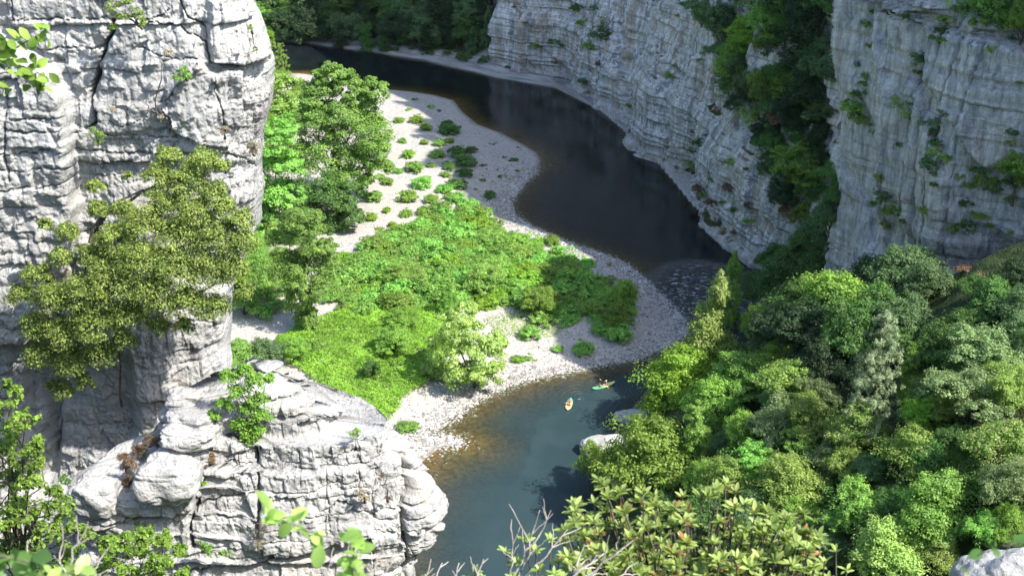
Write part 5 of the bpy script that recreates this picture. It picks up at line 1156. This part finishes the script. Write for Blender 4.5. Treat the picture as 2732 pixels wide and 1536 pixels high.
# the bright young oak at the lower left and the one at the bottom
OL = [(10, 1030, 30), (40, 1050, 26), (20, 1100, 44), (70, 1120, 34), (40, 1160, 50), (95, 1190, 34), (60, 1230, 48), (20, 1200, 50), (110, 1240, 20), (30, 1280, 50), (90, 1290, 34), (150, 1320, 34), (130, 1360, 44), (60, 1360, 54), (180, 1370, 34), (200, 1420, 36), (130, 1430, 50), (60, 1450, 60), (10, 1400, 50), (20, 1500, 60), (110, 1500, 54), (190, 1480, 44), (240, 1440, 24)]
near_tree('young_oak_tree', (20, 1700, 21), [(x, y, r, 20.0 + .3 * ((i * 7) % 5 - 2)) for i, (x, y, r) in enumerate(OL)], 'oak', 'bright lime-green young oak in the lower left corner against the rock', 541, .085, 15, 34, .07, aspect=.6)
OL = [(290, 1450, 26), (340, 1440, 26), (390, 1430, 32), (440, 1440, 28), (370, 1480, 40), (430, 1500, 40), (310, 1500, 36), (270, 1520, 30), (480, 1470, 18), (400, 1540, 44), (340, 1550, 40), (490, 1530, 20), (250, 1550, 40)]
near_tree('young_oak_tree', (360, 1700, 23.5), [(x, y, r, 23.0 + .3 * ((i * 7) % 5 - 2)) for i, (x, y, r) in enumerate(OL)], 'oak', 'low bright green oak scrub at the bottom edge in front of the outcrop', 542, .08, 15, 34, .05, aspect=.6)

# ------------------------------------------------------------------ foreground laurel-like shrub: stems ending in rosettes of long leaves
def rosette_shrub(name, base, stems, label, seed, leaf, mat='laurel', nl=(9, 15), cat='shrub', bark=None, r0=.010, side=.5, aspect=.34):
    rg = np.random.default_rng(seed); B = aty(*base); t = thing(name, label, cat, tuple(B))
    C, N, TT, ts, SZ = [], [], [], [], []
    for x, y, Yd in stems:
        e = aty(x, y, Yd) - B; s = e * .25 + rg.normal(size=3) * .02; s[2] = min(s[2], e[2] - .05)
        p = limb(s, e, rg, 7, -.04, .03); ts.append((p, np.linspace(r0, r0 * .35, 7))); ts.append((limb((0, 0, 0), s, rg, 4, 0, .02), np.linspace(r0 * 1.6, r0, 4)))
        ax = unit(p[-1] - p[-3]); ax = unit(ax + np.array([0, 0, .8]))
        heads = [(p[-1], 1.0, int(rg.integers(*nl)))] + [(p[4] + rg.normal(size=3) * .02, .8, int(rg.integers(*nl) * side)), (p[5] + rg.normal(size=3) * .015, .9, int(rg.integers(*nl) * side))]
        for c, sc, m in heads:
            for q in range(m):
                a = q * 2.4 + rg.uniform(-.3, .3); el = rg.uniform(.15, 1.25)
                u = unit(np.cross(ax, [.3, .9, .1])); w = np.cross(ax, u)
                d = unit((u * math.cos(a) + w * math.sin(a)) * math.cos(el) + ax * math.sin(el))
                n_ = unit(ax - d * (ax @ d) + rg.normal(size=3) * .25)
                C.append(c - ax * leaf * .25 * rg.random()); N.append(unit(n_ - d * (n_ @ d))); TT.append(d); SZ.append(leaf * sc * rg.uniform(.7, 1.2))
    C, N, TT, SZ = map(np.array, (C, N, TT, SZ))
    V, F, k = leaf_mesh(C, N, SZ, rg, aspect, 'leaf', TT, bend=.18)
    rv = np.clip(rg.random(len(C)) * .9, 0, .92); rv = np.where(rg.random(len(C)) < .02, 1.0, rv)
    mesh_obj('leaves', V, F, ML[mat], t, True, attrs=[('rnd', 'FACE', np.repeat(rv, 8))])
    tubes_obj('stems', ts, bark or M_BARK, t)
    return t
rg_ = random.Random(4)
def top_line(x): return float(np.interp(x, [1480, 1540, 1600, 1660, 1730, 1780, 1850, 1930, 2000, 2080, 2140, 2200], [1390, 1330, 1290, 1330, 1300, 1330, 1320, 1290, 1340, 1390, 1380, 1440]))
st = []
for i in range(350):
    x = rg_.uniform(1500, 2190); y = top_line(x) - 18 + (i / 350) ** .8 * (1640 - top_line(x)); st.append((x + rg_.uniform(-8, 8), y, 5.9 - .9 * (y - 1290) / 350 + rg_.uniform(-.25, .25)))
rosette_shrub('laurel_shrub', (1830, 2320, 5.2), st, 'big glossy yellow-green laurel-leaved shrub along the bottom edge', 601, .060, aspect=.36)
st = [(1400, 1440, 5.2), (1430, 1470, 5.2), (1470, 1440, 5.3), (1380, 1500, 5.1), (1440, 1520, 5.0), (1490, 1500, 5.2), (1500, 1540, 5.0), (1410, 1560, 4.9), (1370, 1545, 5.0), (1460, 1560, 4.9), (1350, 1470, 5.2), (1480, 1530, 5.0)]
rosette_shrub('laurel_shrub', (1440, 2250, 4.9), st, 'small leafy shrub among bare twigs left of the big laurel', 602, .05)
st = [(2200, 1500, 5.0), (2230, 1470, 5.1), (2180, 1540, 5.0), (2260, 1520, 5.0), (2140, 1520, 5.1), (2210, 1550, 4.9), (2150, 1460, 5.2), (2190, 1440, 5.3)]
rosette_shrub('laurel_shrub', (2180, 2250, 4.8), st, 'thin sparse laurel sprig at the right end of the big laurel', 603, .052, nl=(6, 10))
# bleached dead twigs
def twigs(name, base, lst, label, seed, r0=.008, fork=3):
    rg = np.random.default_rng(seed); B = aty(*base); t = thing(name, label, 'dead branch', tuple(B)); ts = []
    for (x0, y0), (x1, y1), Yd in lst:
        a = aty(x0, y0, Yd) - B; e = aty(x1, y1, Yd + .1) - B; p = limb(a, e, rg, 9, 0, .025); ts.append((p, np.linspace(r0, r0 * .35, 9)))
        for q in range(fork):
            k = rg.integers(3, 8); d = unit(e - a); sd = unit(np.cross(d, [0, 1, 0])) * rg.choice([-1, 1]); L = np.linalg.norm(e - a) * rg.uniform(.15, .32)
            ts.append((limb(p[k], p[k] + (d + sd * rg.uniform(.5, .9) + rg.normal(size=3) * .1) * L, rg, 6, 0, .03), np.linspace(r0 * .55, r0 * .25, 6)))
    g0 = np.array([0, 0, min(-.2, 98.2 - .93 * B[1] - B[2])])
    for (x0, y0), _, Yd in lst: ts.append((limb(g0, aty(x0, y0, Yd) - B, rg, 6, 0, .03), np.linspace(r0 * 1.5, r0, 6)))
    tubes_obj('twigs', ts, M_PALEBARK, t); return t
twigs('dead_branch', (1390, 1650, 5.0), [((1370, 1600), (1440, 1360), 5.0), ((1360, 1560), (1365, 1385), 5.0), ((1400, 1540), (1515, 1410), 5.0), ((1370, 1540), (1470, 1360), 5.05)], 'bare bleached branch reaching up over the blue water left of the laurel', 611, .007)
twigs('dead_branch', (1560, 1650, 4.6), [((1480, 1600), (1690, 1440), 4.6), ((1500, 1560), (1620, 1470), 4.6), ((1520, 1580), (1560, 1450), 4.7), ((1540, 1600), (1700, 1500), 4.5)], 'bare bleached branch lying across the front of the laurel', 612, .008)
twigs('dead_branch', (1180, 1700, 4.6), [((1120, 1600), (1150, 1490), 4.6), ((1140, 1600), (1180, 1500), 4.6), ((1200, 1600), (1225, 1500), 4.6), ((1250, 1600), (1290, 1490), 4.6), ((1230, 1600), (1265, 1510), 4.7), ((1170, 1600), (1150, 1540), 4.6)], 'short bare twig tips along the bottom edge between outcrop and laurel', 613, .006, 2)
twigs('dead_branch', (940, 1700, 3.4), [((900, 1600), (975, 1400), 3.4), ((960, 1600), (1030, 1430), 3.4), ((920, 1600), (930, 1440), 3.3), ((980, 1600), (1060, 1480), 3.4), ((850, 1600), (890, 1460), 3.4)], 'blurred dead twigs in front of the outcrop bottom', 614, .004, 2)
twigs('dead_branch', (150, 1700, 3.0), [((60, 1600), (75, 1440), 3.0), ((150, 1600), (235, 1390), 3.0), ((170, 1600), (165, 1400), 3.1), ((200, 1600), (290, 1460), 3.0)], 'blurred bare twigs at the lower left corner', 615, .004, 2)
st = [(1140, 1545, 4.7), (1270, 1520, 4.7), (1250, 1545, 4.7), (1290, 1540, 4.7), (1060, 1550, 4.6)]
rosette_shrub('laurel_shrub', (1210, 2250, 4.5), st, 'little leaf tips peeping over the bottom edge between the bare twigs', 604, .04, nl=(5, 8))
# blurred sprigs close to the lens
def sprig(name, path, n, leaf, label, seed, mat, Yd, spread=1.0, extra=None, aspect=.6):
    rg = np.random.default_rng(seed); P = np.array([aty(x, y, Yd + d) for x, y, d in path]); B = P[0]; Q, _ = resample3(P - B, 14)
    t = thing(name, label, 'leafy twig', tuple(B)); k = rg.integers(4, 14, n); C = Q[k] + rg.normal(size=(n, 3)) * .006 * spread
    Tt = unit(rg.normal(size=(n, 3)) * np.array([1, .6, .9])); N = unit(rg.normal(size=(n, 3)) * .6 + np.array([.2, -.6, .8]))
    V, F, kk = leaf_mesh(C, unit(N - Tt * (N * Tt).sum(1, keepdims=True)), leaf * rg.uniform(.6, 1.2, n), rg, aspect, 'leaf', Tt, bend=.2)
    mesh_obj('leaves', V, F, ML[mat], t, True, attrs=[('rnd', 'FACE', np.repeat(np.where(rg.random(n) < .10, 1.0, rg.random(n) * .9), 8))])
    ts = [(Q, np.linspace(.003, .001, 14) * leaf / .04)]
    ts.append((limb((-1.6 if B[0] < -1 else .1, -.1, 98.0 - .93 * B[1] - B[2]), (0, 0, 0), rg, 10, 0, .006), np.linspace(.012, .003, 10) * leaf / .04))
    tubes_obj('stem', ts, M_BARK, t); return t
sprig('leafy_twig', [(930, 1760, .2), (945, 1440, 0), (880, 1440, 0), (800, 1405, 0), (715, 1370, 0)], 60, .048, 'blurred green and reddish leafy twig in front of the outcrop', 621, 'olive', 2.3, 1.6)
sprig('leafy_twig', [(-160, 120, 0), (-60, 130, 0), (30, 135, 0), (90, 100, 0), (118, 90, 0)], 46, .085, 'upper spray of bright lobed oak leaves at the left edge', 622, 'oak', 7.0, 5)
sprig('leafy_twig', [(-160, 230, 0), (-60, 220, 0), (20, 190, 0), (80, 205, 0), (120, 215, 0)], 56, .085, 'lower spray of bright lobed oak leaves at the left edge', 623, 'oak', 7.0, 7)
sprig('leafy_twig', [(-150, 1560, 0), (-60, 1510, 0), (10, 1480, 0), (80, 1500, 0), (130, 1500, 0)], 16, .05, 'big out-of-focus dark leaves in the bottom left corner', 624, 'dark', 2.0, 1.2, aspect=.8)
sprig('leafy_twig', [(60, 1640, 0), (120, 1560, 0), (170, 1530, 0), (200, 1520, 0)], 16, .04, 'out-of-focus yellow-green leaves on the bottom edge at the left', 625, 'laurel', 2.0, 2)
sprig('leafy_twig', [(2600, 1640, 0), (2590, 1560, 0), (2600, 1540, 0), (2575, 1520, 0)], 12, .045, 'yellow-green blades in front of the corner boulder', 626, 'laurel', 3.2, 1, aspect=.25)
sprig('leafy_twig', [(2760, 1440, 0), (2680, 1455, 0), (2640, 1465, 0), (2615, 1480, 0)], 8, .03, 'out-of-focus green leaves hanging before the corner boulder', 627, 'dark', 2.2, 1, aspect=.7)

# ------------------------------------------------------------------ kayaks and paddlers
M_SKIN = flat_mat('bare_skin', (0.50, 0.30, 0.20), 0.6); M_HAIR = flat_mat('dark_hair', (0.03, 0.02, 0.015), 0.7)  # one skin tone with slight random variation
M_BLACK = flat_mat('black_swimwear', (0.02, 0.02, 0.025), 0.7); M_HAT = flat_mat('pale_sun_hat', (0.75, 0.72, 0.64), 0.8); M_VEST = flat_mat('red_buoyancy_vest', (0.50, 0.05, 0.03), 0.7)
M_ORANGE = flat_mat('orange_paddle_blade', (0.80, 0.30, 0.03), 0.5); M_WHITE = flat_mat('pale_paddle_blade', (0.72, 0.80, 0.85), 0.5); M_SHAFT = flat_mat('dark_paddle_shaft', (0.06, 0.06, 0.07), 0.5)
M_TEAL = flat_mat('teal_barrel', (0.02, 0.14, 0.12), 0.4); M_ROPE = flat_mat('white_float', (0.8, 0.8, 0.8), 0.6)
def hull_mat(name, a, b, lo, hi):
    t = NT(name); s = t.n('SeparateXYZ'); t.l(t.objc(), s.inputs[0]); n = t.noise(t.objc(), 5, 3)
    c = t.mix(t.mr(t.math('MULTIPLY_ADD', n, .25, s.outputs[0]), lo, hi), a, b)
    return t.done(t.principled(c, 0.35, None, 0.5))
def kayak(name, label, loc, rz, L, Wd, mat, group):
    t = thing(name, label, 'kayak', loc, rz, group); n = 33; m = 15; xs = np.linspace(-1, 1, n)
    w = Wd / 2 * np.sqrt(np.maximum(0, 1 - np.abs(xs) ** 2.3)) * (1 - .08 * xs); keel = -.10 + .22 * np.abs(xs) ** 3.2; sheer = .20 + .16 * np.abs(xs) ** 2.4
    V = []
    for i in range(n):
        th = np.linspace(0, 2 * math.pi, 24, endpoint=False)
        cy = np.sign(np.cos(th)) * np.abs(np.cos(th)) ** .75 * w[i]
        z0, z1 = keel[i], sheer[i]; sn = np.sin(th)
        cz = np.where(sn < 0, z0 + (z1 - z0) * .62 * (1 - np.abs(sn) ** .9), z1 - (z1 - z0) * .38 * (1 - sn))
        # moulded sit-on-top wells sunk into the deck
        well = np.exp(-((xs[i] - .36) / .20) ** 4) + np.exp(-((xs[i] + .34) / .20) ** 4)
        cz = np.where(sn > .3, cz - .17 * well * np.clip(1 - (np.abs(cy) / (Wd * .36)) ** 4, 0, 1), cz)
        V.append(np.stack([xs[i] * L / 2 + 0 * th, cy, cz], 1))
    V = np.array(V); F = grid_faces(24, n, wrap=True); V2 = np.transpose(V, (1, 0, 2)).reshape(-1, 3)
    h = mesh_obj('hull', V2, F[:, ::-1], mat, t); md = h.modifiers.new('sub', 'SUBSURF'); md.levels = md.render_levels = 1
    return t
def skinned(name, J, E, rad, mat, parent):
    me = bpy.data.meshes.new(name); me.from_pydata(J, E, []); o = bpy.data.objects.new(name, me); COL.objects.link(o); o.parent = parent
    s = o.modifiers.new('skin', 'SKIN'); s.use_smooth_shade = True
    lay = me.skin_vertices[0] if me.skin_vertices else None
    if lay is None:
        bpy.context.view_layer.objects.active = o; bpy.ops.mesh.customdata_skin_add(); lay = me.skin_vertices[0]
    for v, r in zip(lay.data, rad): v.radius = (r if isinstance(r, tuple) else (r, r)); v.use_root = False
    lay.data[0].use_root = True
    b = o.modifiers.new('sub', 'SUBSURF'); b.levels = b.render_levels = 2; me.materials.append(mat); return o
def person(label, loc, rz, handL, handR, lean=.18, top=None, hat=False, vest=False, head_turn=0.0, group=None):
    """seated paddler facing +x; hands given in the local frame"""
    t = thing('person', label, 'person', loc, rz, group)
    sh, ch = np.array([lean * .9, 0, .50]), np.array([lean * .5, 0, .28]); hd = sh + [.03, 0, .25]
    J = [(0, 0, .08), tuple(ch), tuple(sh), tuple(sh + [.01, 0, .09]), tuple(hd - [0, 0, .03]), tuple(hd + [0, 0, .07])]
    E = [(0, 1), (1, 2), (2, 3), (3, 4), (4, 5)]; r = [(.15, .13), (.12, .145), (.10, .13), .052, .078, .082]
    for s, hnd in ((1, handL), (-1, handR)):
        S_ = sh + [0, s * .19, -.02]; Hn = np.array(hnd, float); v = Hn - S_; d = np.linalg.norm(v); v = v * min(1, .54 / d); Hn = S_ + v
        el = S_ + v * .5 + np.array([-.02, s * .05, -.12 * (1 - min(1, d / .56)) - .04]); i = len(J)
        J += [tuple(S_), tuple(el), tuple(Hn)]; E += [(2, i), (i, i + 1), (i + 1, i + 2)]; r += [.055, .038, .026]
        pal = unit(Hn - el); j = len(J); side = unit(np.cross(pal, [0, 0, 1])); J.append(tuple(Hn + pal * .07)); E.append((i + 2, j)); r.append((.034, .018))
        for q in range(4):
            a = Hn + pal * .08 + side * (.024 * (q - 1.5)); b_ = a + pal * (.035 + .008 * (q in (1, 2))) - np.array([0, 0, .012]); c_ = b_ - np.array([0, 0, .03]) + pal * .005
            k = len(J); J += [tuple(a), tuple(b_), tuple(c_)]; E += [(j, k), (k, k + 1), (k + 1, k + 2)]; r += [.010, .009, .008]
        k = len(J); J += [tuple(Hn + pal * .03 - side * .035 * s), tuple(Hn + pal * .065 - side * .045 * s - np.array([0, 0, .02]))]; E += [(i + 2, k), (k, k + 1)]; r += [.011, .009]
    for s in (1, -1):
        i = len(J); J += [(.04, s * .10, .08), (.42, s * .16, .24), (.76, s * .13, .06), (.86, s * .13, .10)]; E += [(0, i), (i, i + 1), (i + 1, i + 2), (i + 2, i + 3)]; r += [.095, .06, .04, .03]
    body = skinned('body', [tuple(map(float, q)) for q in J], E, r, M_SKIN, t)
    import bmesh
    def blob(nm, c, sc, m, cut=None):
        bm = bmesh.new(); bmesh.ops.create_uvsphere(bm, u_segments=16, v_segments=10, radius=1)
        if cut is not None: bmesh.ops.delete(bm, geom=[v for v in bm.verts if v.co.z < cut and v.co.x > -.35], context='VERTS')
        for v in bm.verts: v.co = Vector((v.co.x * sc[0] + c[0], v.co.y * sc[1] + c[1], v.co.z * sc[2] + c[2]))
        me = bpy.data.meshes.new(nm); bm.to_mesh(me); bm.free(); [setattr(p, 'use_smooth', True) for p in me.polygons]; me.materials.append(m); o = bpy.data.objects.new(nm, me); COL.objects.link(o); o.parent = t
        return o
    blob('head', hd + [0.005, 0, .02], (.095, .078, .118), M_SKIN); blob('nose', hd + [.10, 0, .005], (.018, .012, .018), M_SKIN)
    for s in (1, -1): blob('eye', hd + [.088, s * .032, .03], (.010, .013, .008), M_BLACK); blob('ear', hd + [0, s * .08, .015], (.018, .010, .028), M_SKIN)
    blob('mouth', hd + [.092, 0, -.035], (.008, .024, .007), M_VEST)
    blob('hair', hd + [-.012, 0, .045], (.105, .09, .112), M_HAIR, -.05)
    if hat:
        blob('hat', hd + [-.005, 0, .085], (.115, .10, .085), M_HAT, .0); blob('hat_brim', hd + [.02, 0, .085], (.17, .15, .012), M_HAT)
    if top is not None: blob('swimwear' if not vest else 'buoyancy_vest', (lean * .55, 0, .34), (.135, .185, .19), top)
    blob('shorts', (.03, 0, .08), (.19, .19, .12), M_BLACK)
    return t
def paddle(label, loc, a, b, blade, group, far=None):
    """a, b: ends of the shaft relative to loc"""
    t = thing('paddle', label, 'paddle', loc, 0, group); a, b = np.array(a, float), np.array(b, float); d = unit(b - a)
    tubes_obj('shaft', [(np.linspace(a, b, 6), [.017] * 6)], M_SHAFT, t, 8)
    for e, s, m in ((a, -1, blade), (b, 1, far or blade)):
        n = 9; tt = np.linspace(0, 1, n); wd = .10 * np.sin(np.clip(tt * 1.15 + .12, 0, 1) * math.pi) ** .55 + .012; u = unit(np.cross(d, [0, .35, 1])); nn = np.cross(d, u)
        V = []
        for q, w in zip(tt, wd):
            c = e + d * s * q * .48; cup = nn * .03 * math.sin(q * math.pi)
            for k_ in (-1, 0, 1): V.append(c + u * k_ * w + cup * (1 - abs(k_)) + nn * .006)
            for k_ in (1, 0, -1): V.append(c + u * k_ * w + cup * (1 - abs(k_)) - nn * .006)
        V = np.array(V); F = []
        for i in range(n - 1):
            for k_ in range(6): F.append([i * 6 + k_, i * 6 + (k_ + 1) % 6, (i + 1) * 6 + (k_ + 1) % 6, (i + 1) * 6 + k_])
        mesh_obj('blade', V, np.array(F), m, t)
    return t
# double kayak: bow (yellow-green) to the right
K1 = onz(1610, 1030, 0.0); e1 = onz(1582, 1036, 0.1); e2 = onz(1643, 1016, 0.2); rz1 = math.atan2(e2[1] - e1[1], e2[0] - e1[0]); L1 = float(np.hypot(*(e2 - e1)[:2]))
kayak('kayak', 'two-seat kayak shading from green at one end to yellow at the other, with two paddlers', tuple(K1), rz1, L1, 1.0, hull_mat('green_to_yellow_hull', (0.10, 0.45, 0.22), (0.68, 0.74, 0.24), -.6, 1.0), 'kayaks on the river')
def loc_on(K, rz, x, y, z): return (K[0] + x * math.cos(rz) - y * math.sin(rz), K[1] + x * math.sin(rz) + y * math.cos(rz), z)
PG = 'paddlers in the kayaks'
person('dark-haired person in black swimwear at the green end of the two-seat kayak', loc_on(K1, rz1, -.62, 0, .08), rz1 + math.pi + .3, (.35, .33, .42), (.30, -.30, .55), .2, M_BLACK)
person('bare-armed person in a pale sun hat at the yellow end of the two-seat kayak', loc_on(K1, rz1, .62, 0, .08), rz1 + math.pi, (.38, .30, .40), (.38, -.25, .36), .12, M_BLACK, hat=True)
c = loc_on(K1, rz1, -.85, 0, .55); paddle('orange-bladed paddle held by the dark-haired person in the two-seat kayak', c, (-.75, -.25, -.32), (.75, .30, .36), M_ORANGE, None)
c = loc_on(K1, rz1, .25, 0, .45); paddle('orange-bladed paddle held by the person with the pale sun hat', c, (-.55, .62, .22), (.35, -.70, -.18), M_ORANGE, None)
M_COOL = flat_mat('pale_storage_barrel', (0.7, 0.75, 0.75), .5)
def barrel(label, loc, m, rz):
    t = thing('storage_barrel', label, 'barrel', loc, rz); V, F = tube([(0, 0, z) for z in (0, .02, .06, .3, .34, .36, .40)], [.02, .13, .15, .15, .13, .14, .03], 16); mesh_obj('drum', V, F, m, t)
    V, F = tube([(0, 0, z) for z in (.36, .37, .41, .42)], [.01, .155, .155, .01], 16); mesh_obj('lid', V, F, M_BLACK, t); return t
barrel('pale drum with dark lid between the two paddlers of the green and yellow kayak', loc_on(K1, rz1, .05, 0, .12), M_COOL, 0)
# single kayak seen end-on
K2 = onz(1518, 1080, 0.0); a = onz(1514, 1100, 0.1); b = onz(1524, 1066, 0.1); rz2 = math.atan2(a[1] - b[1], a[0] - b[0])
kayak('kayak', 'yellow kayak seen end-on with a lone paddler and red gear', tuple(K2), rz2, 3.6, .98, hull_mat('teal_to_yellow_hull', (0.05, 0.45, 0.36), (0.82, 0.78, 0.32), -1.3, .1), 'kayaks on the river')
person('lone person in white shirt and dark hair holding a pale paddle out to one side', loc_on(K2, rz2, -.75, 0, .08), rz2, (.30, .62, .48), (.34, -.10, .42), .15, flat_mat('white_shirt', (.7, .7, .68), .8))
c = loc_on(K2, rz2, -.45, .35, .55); paddle('pale-bladed paddle held out over the water beside the yellow kayak', c, (-.75, -.15, -.2), (1.0, .25, .12), M_WHITE, None, M_WHITE)
def gear(label, loc, rz):
    t = thing('gear_bag', label, 'bag', loc, rz); n = 12; V, F = tube([(x, 0, .14 + .02 * math.sin(x * 20)) for x in np.linspace(-.34, .34, n)], .17 * np.sin(np.linspace(.15, math.pi - .15, n)) ** .5, 12)
    mesh_obj('bag_body', V, F, M_VEST, t); V, F = tube([(x, 0, .32 - .25 * (x / .2) ** 2) for x in np.linspace(-.2, .2, 9)], [.02] * 9, 6); mesh_obj('strap', V, F, M_HAT, t); return t
gear('red gear bag lying in front of the lone paddler in the yellow kayak', loc_on(K2, rz2, .35, 0, .14), rz2 + 1.4)
# ------------------------------------------------------------------ the summer haze in the gorge
def haze():
    V = np.array([(x, y, z) for x in (-900, 900) for y in (-80, 1400) for z in (-6, 420)], float)
    F = np.array([[0, 1, 3, 2], [4, 6, 7, 5], [0, 4, 5, 1], [2, 3, 7, 6], [0, 2, 6, 4], [1, 5, 7, 3]])
    m = bpy.data.materials.new('thin_haze'); m.use_nodes = True; t = m.node_tree; t.nodes.clear()
    o = t.nodes.new('ShaderNodeOutputMaterial'); v = t.nodes.new('ShaderNodeVolumePrincipled')
    v.inputs['Color'].default_value = (0.88, 0.93, 1.0, 1); v.inputs['Density'].default_value = HAZE; v.inputs['Anisotropy'].default_value = 0.1
    t.links.new(v.outputs[0], o.inputs['Volume'])
    tag(mesh_obj('haze', V, F, m, smooth=False), kind='stuff')
HAZE = 0.000012
haze()
SC.cycles.volume_bounces = 0
